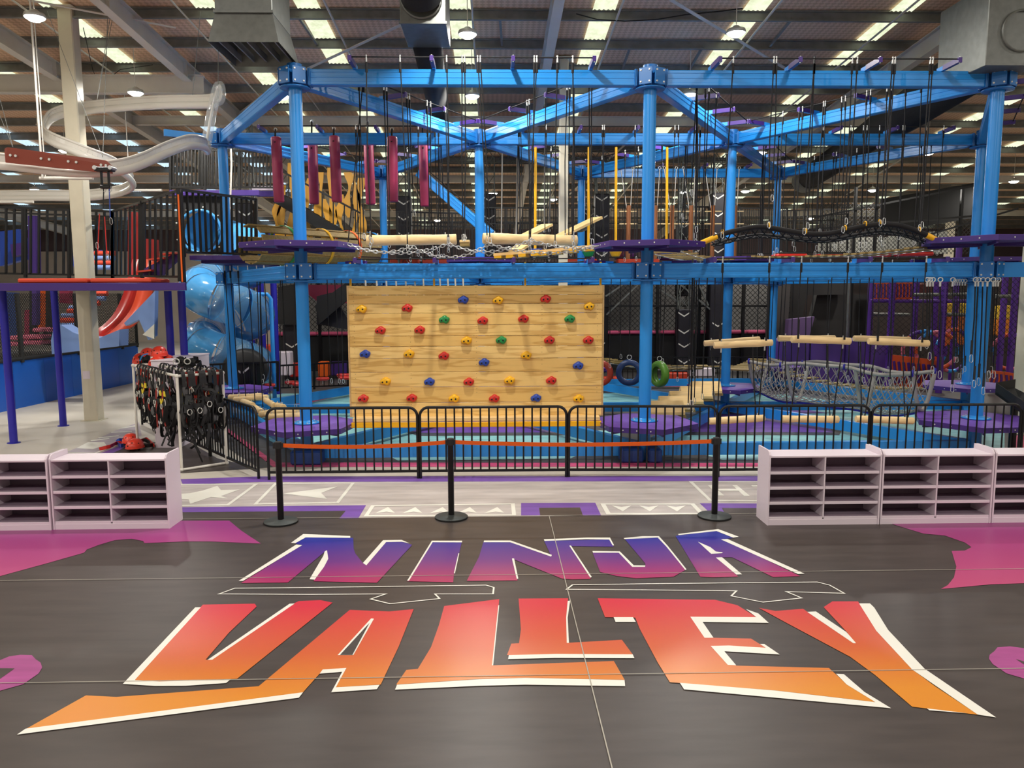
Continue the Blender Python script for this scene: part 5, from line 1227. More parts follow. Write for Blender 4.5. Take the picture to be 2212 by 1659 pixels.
hl = ['nearest the front right pipe end','on the front pipe beside the last one','on the front pipe, middle','on the front pipe at the left corner','second on the right pipe','third on the right pipe','on the rear half of the right pipe','first on the centre pipe','second on the centre pipe','third on the centre pipe','rear one on the centre pipe','nearest on the left pipe','second on the left pipe','third on the left pipe','fourth on the left pipe','rear one on the left pipe']
side = (B-A).normalized(); fr = (C_-B).normalized()
spots = [(B.lerp(C_,.86),fr),(B.lerp(C_,.62),fr),(B.lerp(C_,.40),fr),(B.lerp(C_,.18),fr)]
spots += [(C_.lerp(D_,f),side) for f in (.2,.4,.62)] + [(((B+C_)/2).lerp((A+D_)/2,f),side) for f in (.16,.34,.54,.74)] + [(B.lerp(A,f),side) for f in (.22,.36,.50,.64,.78)]
for k, (p, dv) in enumerate(spots):
    nv = V(-dv.y,dv.x,0) if dv is fr else dv
    harness(p+up+V(0,0,.02), V(fr.y,-fr.x,0) if dv is fr else fr, k+1, 'black climbing harness with grey pads, '+hl[k])
h = thing('climbing_harness', 'black harness bundle heaped on top of the rack pipes', 'harness', (B+D_)/2+up, 'climbing harnesses on the rack'); b_ = MB(); cc = at(405,785,12.9)
for k in range(6): ribbon(b_, [cc+V(R.uniform(-.2,.2),R.uniform(-.1,.1),R.uniform(-.06,.1)) for _ in range(5)], .06, .014, V(0,0,1))
b_.build('webbing', m_blk, h)
q = MB(); 
for dx in (-.02,.16): q.tube([cc+V(dx-.12+.05*cos(a),-.1,.04+.045*sin(a)) for a in [2*pi*j/10 for j in range(10)]], .01, 5, closed=True)
q.build('steel_ring', M['bolt'], h, kind='stuff')
x0, x1 = at(336,960,13.75).x, at(389,958,13.75).x; y0_, y1_ = 13.75, 15.35; zt3 = at(360,779,13.9).z
t = thing('tall_cubby', 'tall white cubby unit with helmets on top behind the harness rack', 'shelf', ((x0+x1)/2,(y0_+y1_)/2,0)); th = .02
MB().box(((x0+x1)/2,y0_+th/2,zt3/2),(x1-x0,th,zt3)).build('side_panel', M['white_board'], t); MB().box(((x0+x1)/2,y1_-th/2,zt3/2),(x1-x0,th,zt3)).build('side_panel', M['white_board'], t)
MB().box((x1-th/2,(y0_+y1_)/2,zt3/2),(th,y1_-y0_-2*th-.002,zt3)).build('back_panel', M['white_board'], t)
MB().cbox(((x0+x1)/2,(y0_+y1_)/2,zt3+.013),(x1-x0+.02,y1_-y0_+.02,.026),.004).build('top', M['white_board'], t)
for k in range(4): MB().box(((x0+x1)/2-.01,(y0_+y1_)/2,.06+k*zt3/4),(x1-x0-th-.004,y1_-y0_-2*th-.004,th)).build('shelf_board', M['white_board'], t)
for f in (.25,.5,.75): MB().box(((x0+x1)/2-.01,y0_+(y1_-y0_)*f,zt3/2+.03),(x1-x0-th-.01,th,zt3-.1)).build('divider', M['white_board'], t)
def helmet(px, py, Y, label, rz=0, tilt=0, s_=1.0):
    c = at(px,py,Y); t = thing('climbing_helmet', label, 'helmet', c-V(0,0,.07), 'orange climbing helmets'); Mx = Matrix.Rotation(rz,3,'Z') @ Matrix.Rotation(tilt,3,'X')
    MB().sphere(c-V(0,0,.06), .142*s_, 20, 9, (1.0,1.2,1.0), -.12, 1, Mx).build('shell', M['helmet'], t)
    pts = [c-V(0,0,.06)+Mx @ V(.144*s_*cos(a),.173*s_*sin(a),-.018) for a in [2*pi*j/20 for j in range(20)]]; MB().tube(pts, .007, 5, closed=True).build('rim', M['helmet'], t)
    ho = MB()
    for a, z in ((-2.2,.55),(-1.2,.6),(-.4,.5),(-1.7,.25),(-2.8,.4)):
        d = Mx @ V(cos(a)*sqrt(1-z*z),sin(a)*sqrt(1-z*z)*1.2,z); p = c-V(0,0,.06)+d*.1405*s_; ho.cyl(p, p+d.normalized()*.004, .012, n=8)
    ho.build('vent', M['dark'], t, kind='stuff')
    MB().tube([c-V(0,0,.06)+Mx @ V(sx*.12,-.02,-.02)-V(0,0,dz) for sx, dz in ((-1,0),(-.6,.05),(0,.075),(.6,.05),(1,0))], .008, 5).build('chin_strap', M['rubber'], t)
for a in ((344,757,14.1,'orange helmet stacked topmost on the tall white cubby',.3,.1),(340,779,13.95,'orange helmet at the front edge of the cubby top',-.3,0),(360,775,14.25,'orange helmet behind on the cubby top, right',.8,0),(303,772,14.9,'orange helmet at the rear left of the cubby top',.2,.3),(320,760,15.1,'orange helmet at the rear middle of the cubby top',.9,0),
    (313,802,14.6,'upper orange helmet inside the tall cubby',0,.2),(313,817,14.6,'lower orange helmet inside the tall cubby',.1,.2),(282,945,13.9,'orange helmet lying back of the floor pile by the rack',.4,0),(291,957,13.55,'orange helmet at the front of the floor pile by the rack',-.2,0)): helmet(*a)
t = thing('harness_pile', 'red and blue straps spilled on the floor beside the orange helmets', 'straps', gr(285,965)); b_ = MB()
for k, (m_, pts) in enumerate((('cobalt',((252,955),(258,950),(266,952),(270,958),(262,963),(254,958))),('red',((215,970),(238,964),(252,957),(262,956))),('rubber',((300,955),(310,950),(322,955),(330,960),(318,963),(305,961))),('red',((296,948),(306,952),(316,948),(326,956),(333,962))))):
    b_ = MB(); ribbon(b_, [gr(x,y,.02+.05*sin(i*1.3)**2) for i,(x,y) in enumerate(pts)], .06, .012, V(0,0,1)); b_.build('strap', M[m_], t)
t = thing('helmet_cloth', 'dark blue harness padding heaped beside the helmets on the cubby', 'harness', at(310,775,14.6)); b_ = MB()
for k in range(5): ribbon(b_, [at(300+R.uniform(0,26),768+R.uniform(0,22),14.5+R.uniform(-.1,.3)) for _ in range(4)], .06, .014, V(0,0,1))
b_.build('webbing', m_blk, t); b_ = MB(); ribbon(b_, [at(302,780,14.3),at(308,768,14.3),at(320,764,14.3)], .02,.01,V(0,0,1)); b_.build('blue_edge', M['steel_blue'], t)
p = at(295,790,13.6); q = at(303,850,13.6); t = thing('lanyard', 'single black lanyard hanging at the rear end of the harness rack', 'lanyard', q); MB().tube([p,p.lerp(q,.5)+V(.01,0,0),q],.012,5).build('cord', M['rope'], t); mb = MB(); carabiner(mb, q, .06); mb.build('carabiner', M['steel'], t)

# ------------------------------------------------------------------ left background: blue wall, nets, slide, soft stairs
c0, c1 = gr(-40,900), gr(302,824); z = 1.14
t = thing('padded_wall', 'low bright blue padded wall along the walkway at left', 'wall', ((c0+c1)/2)); t['kind'] = 'thing'
d = (c1-c0).normalized(); nrm = V(d.y,-d.x,0); L = (c1-c0).length
for k in range(6):
    a, b_ = c0+d*(L*k/6+.004), c0+d*(L*(k+1)/6-.004); MB().bar(a+V(0,0,z/2)-nrm*.06, b_+V(0,0,z/2)-nrm*.06, .12, z).build('pad_panel', mat('blue_pad_%s' % 'abcdef'[k], (18,88+k%2*5,190), .35), t)
MB().tube([c0+V(0,0,z+.04), c1+V(0,0,z+.04)], .05, 8).build('top_roll', M['rubber'], t)
m_net = mat('black_net_cord', (14,14,16), .9)
def net(p0, p1, z0, z1, sp, label, r=.006, group=None, cat='net'):
    mb = MB(); p0, p1 = V(p0.x,p0.y,0), V(p1.x,p1.y,0); L = (p1-p0).length; d = (p1-p0).normalized(); Hh = z1-z0
    n = int((L+Hh)/sp)
    for k in range(n):
        for s_ in (1,-1):
            u0 = k*sp-Hh if s_ > 0 else k*sp; u1 = u0+Hh*s_; a, za, b_, zb_ = u0, z0, u1, z1
            if s_ > 0:
                if a < 0: za += -a; a = 0
                if b_ > L: zb_ -= b_-L; b_ = L
            else:
                if a > L: za += a-L; a = L
                if b_ < 0: zb_ -= -b_; b_ = 0
            if zb_-za > .02: mb.bar(p0+d*a+V(0,0,za), p0+d*b_+V(0,0,zb_), r, r)
    return mb.build('safety_net', m_net, None, label, cat, group, 'stuff')
net(c0, c1, z+.08, 2.75, .085, 'black diamond safety net above the low blue padded wall', .009)
for k, px in enumerate((45,168,262,298)):
    f = [(47,0),(168,0),(262,0),(298,0)][k]; i = min(range(200), key=lambda q: abs(proj(c0.lerp(c1,q/200)+V(0,0,1.5))[0]-px)); p = c0.lerp(c1, i/200)
    MB().cyl(p+V(0,0,z-.05), p+V(0,0,2.75), .055 if k < 3 else .045, n=12).build('padded_post', M['rubber'], None, 'black padded net post on the blue wall, %s from the left' % ['first','second','third','fourth'][k], 'post', 'black net posts', 'thing')
def slab(name, pts, Y, th, m_, label=None, cat=None, group=None, parent=None):
    mb = MB().prism([at(x,y,Y) for x,y in pts], (0,th,0)); return mb.build(name, m_, parent, label, cat, group)
m_lb = mat('light_blue_vinyl', (120,150,205), .4); m_ivory = mat('ivory_vinyl', (222,220,208), .4); m_redv = mat('red_slide_vinyl', (176,30,26), .3); m_or = mat('orange_slide_vinyl', (218,72,36), .35)
t = thing('drop_slide', 'steep red and orange drop slide with pale blue landing seen through the net', 'slide', at(240,740,21))
Ls = smooth([at(286,560,23.5),at(276,600,23),at(262,645,22.4),at(242,682,21.8),at(214,708,21.0),at(190,716,20.4)],4); Ms = smooth([at(312,560,23.5),at(302,600,23),at(288,655,22.4),at(266,690,21.8),at(228,724,21.0),at(205,730,20.4)],4); Rs = smooth([at(345,560,23.5),at(335,600,23),at(318,660,22.4),at(292,698,21.8),at(262,716,21.0),at(235,726,20.4)],4)
def sheet(P, Q, name, m_, off):
    n = len(P); mb = MB(); vs = P+Q+[p+off for p in P]+[q+off for q in Q]
    mb.add(vs, [(i,i+1,n+i+1,n+i) for i in range(n-1)]+[(2*n+i,3*n+i,3*n+i+1,2*n+i+1) for i in range(n-1)]+[(i,2*n+i,2*n+i+1,i+1) for i in range(n-1)]+[(n+i,n+i+1,3*n+i+1,3*n+i) for i in range(n-1)], True); mb.build(name, m_, t)
sheet(Ls, Ms, 'side_wall', m_redv, V(0,.1,0)); sheet(Ms, Rs, 'chute', m_or, V(0,.1,-.02))
slab('landing', [(112,765),(110,735),(116,708),(132,702),(158,718),(185,728),(215,730),(258,712),(257,748)], 19.6, .5, m_lb, parent=t)
slab('back_tower', [(277,457),(300,459),(302,515),(334,517),(336,600),(276,600)], 24.2, .3, m_redv, parent=t)
slab('side_wedge', [(335,628),(333,726),(320,735),(300,690),(272,704),(268,698)], 19.3, .2, m_lb, parent=t); slab('wedge_tip', [(333,700),(333,732),(308,723)], 19.25, .05, m_ivory, parent=t)
t = thing('soft_stairs', 'soft play stairs of alternating orange and blue rolls behind the net', 'stairs', at(165,720,25))
for k, (x0,x1,y) in enumerate(((205,250,547),(203,247,558),(200,243,568),(196,240,578),(186,232,634),(172,228,645),(160,215,655),(150,205,665),(146,190,672),(134,190,682),(132,188,692),(131,186,703),(132,184,714))):
    a, b_ = at(x0,y,26-k*.12), at(x1,y,26-k*.12); MB().tube([a, b_], .082, 10).build('roll', M['redmat'] if k % 2 == 0 else m_lb, t)
for k, (px, y0_, y1_, w_, m_, lb) in enumerate(((78,628,702,9,'purple','purple padded post'),(90,628,708,8,'orange','orange padded post'),(74,628,740,12,'rubber','thick black padded post'),(104,628,745,13,'rubber','thick black padded post beside the indigo one'),(62,670,738,10,'magenta','pink padded post'),(143,628,655,22,'magenta','magenta panel'),(26,632,728,24,'foam_blue','navy panel'))):
    a, b_ = at(px,y0_,22.5+k*.3), at(px,y1_,22.5+k*.3); MB().bar(b_, a, w_*.0135, .2, up=(0,1,0)).build('padded_post', M[m_], None, lb+' far behind the net at left', 'post', 'soft play posts behind the net', 'thing')
m_pinkp = mat('pink_pad', (205,105,130), .5)
for k, (x0,x1,y) in enumerate(((25,54,729),(56,101,727),(80,101,712),(112,116,712),(25,54,742),(60,101,739))):
    a, b_ = at(x0,y,21.5), at(x1,y,21.5); MB().cbox((a+b_)/2, (b_.x-a.x,.5,.11), .03).build('edge_pad', m_pinkp, None, 'pink trampoline edge pad behind the net, number %s' % ['one','two','three','four','five','six'][k]+' from the left', 'pad', 'pink edge pads')
a, b_ = at(-30,775,22), at(108,775,22); MB().cbox(((a.x+b_.x)/2,22.3,.55),(b_.x-a.x,.8,1.1),.02).build('foam_block', mat('charcoal_foam',(64,64,62),.6), None, 'long charcoal foam block behind the low blue wall', 'block')
for k, (pts, m_, lb) in enumerate((([(147,535),(168,533),(172,545),(220,540),(222,575),(160,580)],'cobalt','blue inflatable seen far behind the left railing'),([(0,500),(40,495),(52,520),(52,560),(0,575)],'cobalt','blue and purple play figure far at the left edge'),([(60,466),(76,466),(78,592),(62,592)],'purple','tall purple post far behind the left railing'),([(22,528),(46,524),(50,548),(26,555)],'purple','purple ball shape on the far play figure'))):
    slab('play_figure', pts, 27-k*.2, .3, M[m_], lb, 'panel', 'far play pieces at left')

# ------------------------------------------------------------------ tube slide
cxs = at(493,700,19.5); Rr_, tr_ = .62, .50
m_tb = mat('blue_tube_plastic', (72,148,205), .12, coat=.5); m_tc = mat('clear_blue_plastic', (120,180,225), .06, alpha=.42, spec=.7)
t = thing('tube_slide', 'spiral tube slide of blue and clear plastic behind the left posts', 'slide', (cxs.x,cxs.y,0))
def hel(a): return V(cxs.x+Rr_*cos(a), cxs.y+Rr_*sin(a), 3.55-1.30*(a)/(2*pi))
a_end = 2*pi*2.25; nseg = 18
for k in range(nseg):
    a0, a1 = a_end*k/nseg, a_end*(k+1)/nseg; pts = [hel(a0+(a1-a0)*j/5) for j in range(6)]
    ang = ((a0+a1)/2) % (2*pi); clear = (k % 4 in (2,3))
    MB().tube(pts, tr_, 24, caps=False).build('tube_section', m_tc if clear else m_tb, t)
    MB().tube([pts[0]+(pts[0]-pts[1])*.12, pts[0], pts[0]+(pts[1]-pts[0])*.12], tr_+.025, 24, caps=False).build('flange', m_tb, t)
e = hel(a_end); MB().tube([e, e+V(-.4,-.3,-.25), e+V(-.6,-.9,-.32)], tr_, 24, caps=False).build('exit_tube', m_tb, t)
ent = at(434,500,19.9); MB().tube([hel(0), hel(0)+V(-.1,.3,.35), ent+V(.3,.8,-.1), ent], tr_*1.0, 20, caps=False).build('entry_tube', m_tb, t)
MB().torus(ent-V(0,.04,0),(0,1,0),tr_+.02,.035,32,8).build('mouth_ring', m_tb, t)
for (x0,y0_,x1,y1) in ((405,705,405,830),(585,640,588,830)):
    a, b_ = at(x0,y0_,19.3), at(x1,y1,19.3); MB().tube([a+V(.35*(1 if x0<500 else -1),0,.05), a+V(.08*(1 if x0<500 else -1),0,.05), a-V(0,0,.06), V(a.x,a.y,0)], .05, 10).build('support_pipe', M['steel_blue'], t)
# black entry panel with a round opening
t = thing('entry_panel', 'black entry panel around the round tube-slide mouth', 'panel', at(437,545,19.85)); Pn = [(393,424),(492,424),(492,546),(393,546)]
out = [at(x,y,19.86) for x,y in Pn]; ring = [ent+V((tr_+.03)*cos(a),0,(tr_+.03)*sin(a)) for a in [2*pi*k/24+pi/4*3 for k in range(24)]]; ring = [V(p.x,19.86,p.z) for p in ring]
mb = MB(); vs = [out[0],out[3],out[2],out[1]]+ring; fs = []
cor = {0:0,1:1,2:2,3:3}
for k in range(24):
    q = int(((k)/6)) % 4; fs.append((4+k, 4+(k+1)%24, q) if k % 6 < 3 else (4+k, 4+(k+1)%24, (q+1)%4))
    if k % 6 == 3: fs.append((4+k, (q+1)%4, q))
mb.add(vs, fs).build('panel_sheet', M['dark'], t)
rv = MB()
for k in range(9):
    a = 2*pi*k/9; p = ent+V((tr_+.1)*cos(a),-.06,(tr_+.1)*sin(a)); rv.cyl(p, p-V(0,.015,0), .02, n=6)
rv.build('rivet', M['bolt'], t, kind='stuff')
# stair tower decks, grey screens behind the railing
for k, (x0,x1,y0_,y1_,Y,m_,lb) in enumerate(((368,560,411,423,19.8,'purple','purple edge beam of the stair tower landing, left length'),(556,596,413,425,20.6,'purple','purple edge beam of the stair tower landing, right length'),(545,597,402,412,20.7,'white_board','white kick plate on the stair tower'))):
    a, b_ = at(x0,y1_,Y), at(x1,y0_,Y); MB().cbox(((a.x+b_.x)/2,Y,(a.z+b_.z)/2),(b_.x-a.x,.1,b_.z-a.z),.008).build('edge_beam', M[m_], None, lb, 'beam', 'stair tower edges', 'thing')
# sloping stair with black stringers and wavy yellow screens
t = thing('staircase', 'black staircase sloping down right behind the magenta bags', 'stairs', at(680,520,22))
for dy in (0,1.1): MB().bar(at(596,426,22.0+dy), at(756,520,22.0+dy), .06, .3).build('stringer', M['black'], t)
for k in range(13):
    a = at(600+k*12.2,424+k*7.4,22.05); MB().box(a+V(.05,.55,.02),(.28,1.05,.035)).build('tread', M['rubber'], t)
for dy in (-.02,1.15): MB().bar(at(590,360,22.0+dy), at(778,460,22.0+dy), .05, .05).build('handrail', M['black'], t)
for k in range(8):
    MB().bar(at(600+k*24,430+k*13,22.0), at(600+k*24,366+k*13,22.0), .03, .03, up=(0,1,0)).build('baluster', M['black'], t)
m_yp = mat('yellow_screen', (236,170,44), .45)
for k, (px, y0_, y1_) in enumerate(((598,440,522),(610,400,525),(630,352,528),(648,372,530),(664,385,532),(690,372,500),(705,430,520),(716,362,518),(736,420,512),(752,372,470),(768,376,512),(780,384,520))):
    a, b_ = at(px,y1_,22.9), at(px,y0_,22.9); n = 10; mb = MB(); vs = []; ph = k*1.7
    for i in range(n+1):
        f = i/n; p = a.lerp(b_,f)+V(.05*sin(f*7+ph),0,0); w_ = .075+.045*sin(f*9+ph*2)
        for dx, dy in ((-w_,0),(w_,0),(w_,.03),(-w_,.03)): vs.append(p+V(dx,dy,0))
    mb.add(vs, [(4*i+j,4*i+(j+1)%4,4*i+4+(j+1)%4,4*i+4+j) for i in range(n) for j in range(4)]+[(0,3,2,1),(4*n,4*n+1,4*n+2,4*n+3)]).build('screen_slat', m_yp, None, 'wavy yellow screen slat behind the staircase, %s from the left' % ['first','second','third','fourth','fifth','sixth','seventh','eighth','ninth','tenth','eleventh','twelfth'][k], 'slat', 'wavy yellow slats', 'thing')

# ------------------------------------------------------------------ padded truss towers with chevrons
m_tpad = mat('black_purple_pad', (17,14,26), .6); m_chev = mat('white_chevron', (214,212,204), .5)
def truss(mb, p, q, s_, n):
    ax, x, y = MB.frame(p, q); c = [x*s_/2+y*s_/2, x*-s_/2+y*s_/2, x*-s_/2-y*s_/2, x*s_/2-y*s_/2]
    for o in c: mb.cyl(p+o, q+o, .022, n=5)
    for i in range(n):
        a, b_ = p.lerp(q,i/n), p.lerp(q,(i+1)/n)
        for k in range(4): mb.cyl(a+c[k], b_+c[(k+1)%4], .011, n=4, caps=False)
def tower(px, Y, ptop, pbot, label, vs):
    b_ = at(px,ptop,Y); t = thing('truss_tower', label, 'tower', (b_.x,Y,0), 'padded truss towers'); zt_ = min(roof_z(Y)-.7, 7.3)
    mb = MB(); truss(mb, V(b_.x,Y,0), V(b_.x,Y,zt_), .38, 14); mb.build('truss', M['zinc'], t, kind='stuff')
    zb_ = at(px,pbot,Y).z; MB().cbox((b_.x,Y,(b_.z+max(0,zb_))/2),(.48,.48,b_.z-max(0,zb_)),.03).build('pad', m_tpad, t)
    for py in vs:
        c = at(px,py,Y-.245); w_, hh, tk = .19, .1, .045
        for s_ in (-1,1):
            MB().prism([V(c.x,c.y,c.z-hh),V(c.x+s_*w_,c.y,c.z+.02),V(c.x+s_*w_,c.y,c.z+.02+tk),V(c.x,c.y,c.z-hh+tk)],(0,.006,0)).build('chevron', m_chev, t)
tower(1300,26.5,420,780,'black padded truss tower with white chevrons left of the middle front post',(428,468,508,548,660,740))
tower(1551,26.0,418,790,'black padded truss tower with white chevrons by the right second-row post',(424,462,502,540,700,745,780))
tower(1056,26.5,420,600,'black padded truss tower behind the middle second-row post',(428,468,548))
tower(1478,25.5,668,815,'black padded truss tower standing low behind the wedge steps',(678,715,745,780))
tower(1478,29,475,640,'smaller padded tower between the brown logs',(486,))
tower(872,25.5,425,560,'black padded tower right of the magenta bags',(436,470,505))
tower(531,21.8,440,620,'black padded tower left of the stair, beside the blue post',(460,502))
tower(630,25.0,700,840,'low black padded tower behind the left front post',(668,745))
tower(1274,28.5,455,640,'thin black padded tower behind the green tub',(462,492))
mb = MB(); a, b_ = at(955,338,27), at(1330,338,27); truss(mb, a, b_, .4, 22); mb.build('roof_truss', M['zinc'], None, 'long silver truss hanging under the far roof', 'truss', None, 'stuff')
mb = MB(); a, b_ = at(1330,338,27), at(1600,330,26); truss(mb, a, b_, .4, 14); mb.build('roof_truss', M['zinc'], None, 'silver truss under the far roof right of the front post', 'truss', None, 'stuff')
# far mezzanine: railings, deck edge, orange mats, rollers
railing((858,457),(1036,463),(858,556),(1036,556),24.5,24.5,'far black railing behind the last magenta bag',.105,3,.3)
railing((1036,449),(1262,449),(1036,556),(1262,556),26.2,26.2,'far black railing left of the cream column and padded tower',.10,4,.32)
railing((1262,447),(1600,447),(1262,556),(1600,556),26.8,26.8,'far black railing behind the brown logs',.10,5,.33)
railing((858,480),(1262,482),(858,568),(1262,568),28.5,28.5,'second far black railing behind the big logs',.12,5,.4)
railing((1590,450),(1700,450),(1590,548),(1700,548),25.2,25.2,'far black railing right of the right second-row post',.07,2,.5)
railing((1690,455),(1800,452),(1690,520),(1800,518),27.5,27.5,'far black railing under the net bridge',.14,4,.35)
a, b_ = at(850,566,26.5), at(1600,566,26.5); MB().cbox(((a.x+b_.x)/2,28.5,a.z-.1),(b_.x-a.x,4.2,.18),.01).build('mezzanine_slab', M['rubber'], None, 'black deck of the far mezzanine behind the ropes course', 'deck', None, 'thing')
for k, (x0,x1) in enumerate(((842,905),(912,1000),(1005,1062),(1225,1290),(1335,1425))):
    a, b_ = at(x0,566,26.0), at(x1,566,26.0); MB().cbox(((a.x+b_.x)/2,26.3,a.z+.02),(b_.x-a.x,.6,.16),.03).build('floor_mat', M['redmat'], None, 'orange mat on the far mezzanine edge, %s from the left' % ['first','second','third','fourth','fifth'][k], 'mat', 'orange far mats')
m_roll = mat('plum_roller', (120,60,130), .25, coat=.3)
for k, (px, c) in enumerate(((1360,'r'),(1400,'m'),(1440,'r'),(1345,'m'),(1420,'r'))):
    p = at(px,550,27.5); MB().cyl(p-V(.25,0,0), p+V(.2,0,0), .22, n=16).build('foam_roller', m_roll if c == 'r' else M['magenta'], None, 'shiny %s foam roller on the far mezzanine, %s' % ('plum' if c == 'r' else 'magenta', ['under the platform edge left','under the middle platform','right of the front post','leftmost of the row','between the others'][k]), 'roller', 'foam rollers')
# trampoline hall behind: grey panels, net, pink pads, black wall
m_gp = mat('grey_hall_panel', (112,110,108), .7); m_bw = mat('black_wall_pad', (12,12,14), .6)
xl, xr = at(602,700,27).x, at(1690,700,27).x
for k in range(6):
    xa, xb = xl+(xr-xl)*k/6, xl+(xr-xl)*(k+1)/6; MB().box(((xa+xb)/2*31/27,31,1.95),((xb-xa)*31/27-.02,.1,3.9)).build('hall_screen', m_gp, None, 'grey hall panel seen through the black net, %s from the left' % ['first','second','third','fourth','fifth','sixth'][k], 'panel', 'grey hall panels')
zp = at(1400,722,26.4).z; zb_ = .12
MB().cbox(((xl+xr)/2,26.5,(zp+zb_)/2),(xr-xl,.2,zp-zb_),.02).build('padded_wall', m_bw, None, 'black padded wall below the pink edge behind the tyres', 'wall', None, 'thing')
n = 12
for k in range(n):
    xa, xb = xl+(xr-xl)*k/n, xl+(xr-xl)*(k+1)/n; MB().cbox(((xa+xb)/2,26.45,zp+.07),(xb-xa-.01,.34,.12),.04).build('edge_pad', mat('pink_edge_%s' % 'abcdefghijkl'[k],(206,84,124),.5), None, 'pink edge pad on the black wall behind the net, number %s from the left' % ['one','two','three','four','five','six','seven','eight','nine','ten','eleven','twelve'][k], 'pad', 'pink edge pads on the black wall')
net(V(xl,26.35,0), V(xr,26.35,0), zp+.15, 3.62, .17, 'wide black diamond net in front of the grey hall panels', .014)
for k, px in enumerate((690,760,1310,1420,1510,1605,1660)):
    p = at(px,680,26.3); MB().box((p.x,26.3,1.9),(.1,.1,3.5)).build('net_post', M['black'], None, 'black net post of the trampoline hall, %s from the left' % ['first','second','third','fourth','fifth','sixth','seventh'][k], 'post', 'trampoline hall posts', 'thing')
a, b_ = at(1305,661,26.2), at(1690,661,26.2); MB().bar(a, b_, .06, .06).build('net_rail', M['black'], None, 'black rail crossing the trampoline net', 'rail', None, 'thing')
for k, (x0,y0_,x1,y1) in enumerate(((1308,640,1345,615),(1310,680,1378,615),(1425,625,1470,655),(1470,615,1560,690),(1510,615,1530,660),(1555,615,1535,660))): MB().bar(at(x0,y0_,25.8), at(x1,y1,25.8), .05, .05).build('steel_brace', M['zinc'], None, 'thin steel brace before the black net, %s from the left' % ['first','second','third','fourth','fifth','sixth'][k], 'brace', 'steel braces at the net', 'thing')
# dark play ramps left of the climbing wall, red block, white bin
for k, (pts, Y, m_, lb) in enumerate((([(680,660),(748,610),(760,610),(760,640),(690,700)],23.6,m_bw,'black slanted chute side above the net patch'),([(684,640),(716,632),(752,690),(752,712),(684,700)],23.9,m_tpad,'dark purple chute behind the black slanted side'),([(600,620),(646,612),(646,700),(600,700)],24.5,m_bw,'black panel right of the tube slide'),([(640,615),(752,615),(752,655),(690,655)],25.5,mat('magenta_net_panel',(150,46,80),.6),'magenta panel behind the black chute'))): slab('ramp_panel', pts, Y, .15, m_, lb, 'panel', 'dark chute panels')
for k, (x0,x1,y0_,y1_,Y,m_,lb) in enumerate(((590,626,760,812,23,'white_board','white bin behind the left front post'),(556,585,745,800,23.4,'redmat','orange foam shape right of the tube slide'),(687,707,782,815,24.5,'orange','orange foam block left of the climbing wall'),(712,748,782,812,25,'purple','lilac foam block left of the climbing wall'),(626,650,785,815,24,'red','red foam block beside the white bin'),(1300,1345,815,833,24,'redmat','orange foam mat behind the red tyre'),(1440,1490,806,822,24,'redmat','orange foam mat behind the green tyre'),(1488,1545,795,825,25,'white_board','white foam block behind the wedge steps'))):
    a, b_ = at(x0,y1_,Y), at(x1,y0_,Y); zz0 = max(a.z,.0); MB().cbox(((a.x+b_.x)/2,Y+.2,(zz0+b_.z)/2),(b_.x-a.x,.4,b_.z-zz0),.03).build('foam_block', M[m_], None, lb, 'block', 'soft blocks in the back')
railing((412,789),(600,782),(418,842),(600,838),18.15,18.4,'low black railing around the foot of the tube slide',.16,None)
railing((600,790),(752,782),(600,838),(752,832),21.5,23.0,'low black railing left of the climbing wall',.15,2)
railing((1302,772),(1690,772),(1302,825),(1690,825),23.6,23.6,'low black railing behind the tyres and wedge steps',.15,4)
c = at(530,800,18.55); t = thing('foam_ring', 'round black foam barrel with white marks at the tube slide foot', 'barrel', c-V(0,0,.55)); MB().lathe(c,[(.001,-.25),(.45,-.25),(.52,-.12),(.52,.12),(.45,.25),(.001,.25)],24,axis=(.2,-1,0)).build('barrel', m_bw, t)
for s_ in (-1,1): MB().prism([c+V(s_*.03,-.27,-.05),c+V(s_*.17,-.27,.06),c+V(s_*.17,-.27,.11),c+V(s_*.03,-.27,.0)],(0,.008,0)).build('chevron', m_chev, t)

# ------------------------------------------------------------------ right background
m_char = mat('charcoal_ramp', (38,36,36), .8); m_chl = mat('grey_ramp_edge', (88,84,86), .7); m_lil = mat('lilac_vinyl', (108,84,128), .5)
for k, (pts, Y, m_, lb) in enumerate((([(1672,612),(1708,612),(1700,735),(1672,735)],25.5,mat('dark_grey_panel',(62,58,56),.7),'dark grey panel left of the charcoal ramps'),([(1706,612),(1830,612),(1830,636),(1742,638),(1735,682),(1765,688),(1740,732),(1700,732)],26.5,m_char,'charcoal carpeted ramp behind the hand poles'),([(1765,636),(1875,636),(1875,735),(1742,735)],27,m_char,'broad charcoal ramp beside the purple post'),([(1704,690),(1760,684),(1748,728),(1702,728)],25.2,m_lil,'lilac slanted ramp end above the purple wall'))): slab('carpet_ramp', pts, Y, .3, m_, lb, 'ramp', 'dark ramps at right')
a, b_ = at(1675,735,22.8), at(1905,735,22.8); zt4 = at(1800,733,22.8).z
t = thing('padded_wall', 'purple padded wall behind the grey cargo net', 'wall', ((a.x+b_.x)/2,23.2,0)); t['kind'] = 'thing'
m_pv = mat('purple_wall_vinyl', (84,56,140), .4)
for k in range(3):
    xa, xb = a.x+(b_.x-a.x)*k/3, a.x+(b_.x-a.x)*(k+1)/3; MB().cbox(((xa+xb)/2,23.2,zt4/2),(xb-xa-.012,.8,zt4),.05).build('pad_panel', m_pv, t)
MB().cyl((b_.x,23.2,0),(b_.x,23.2,zt4),.4,n=20).build('round_end', m_pv, t)
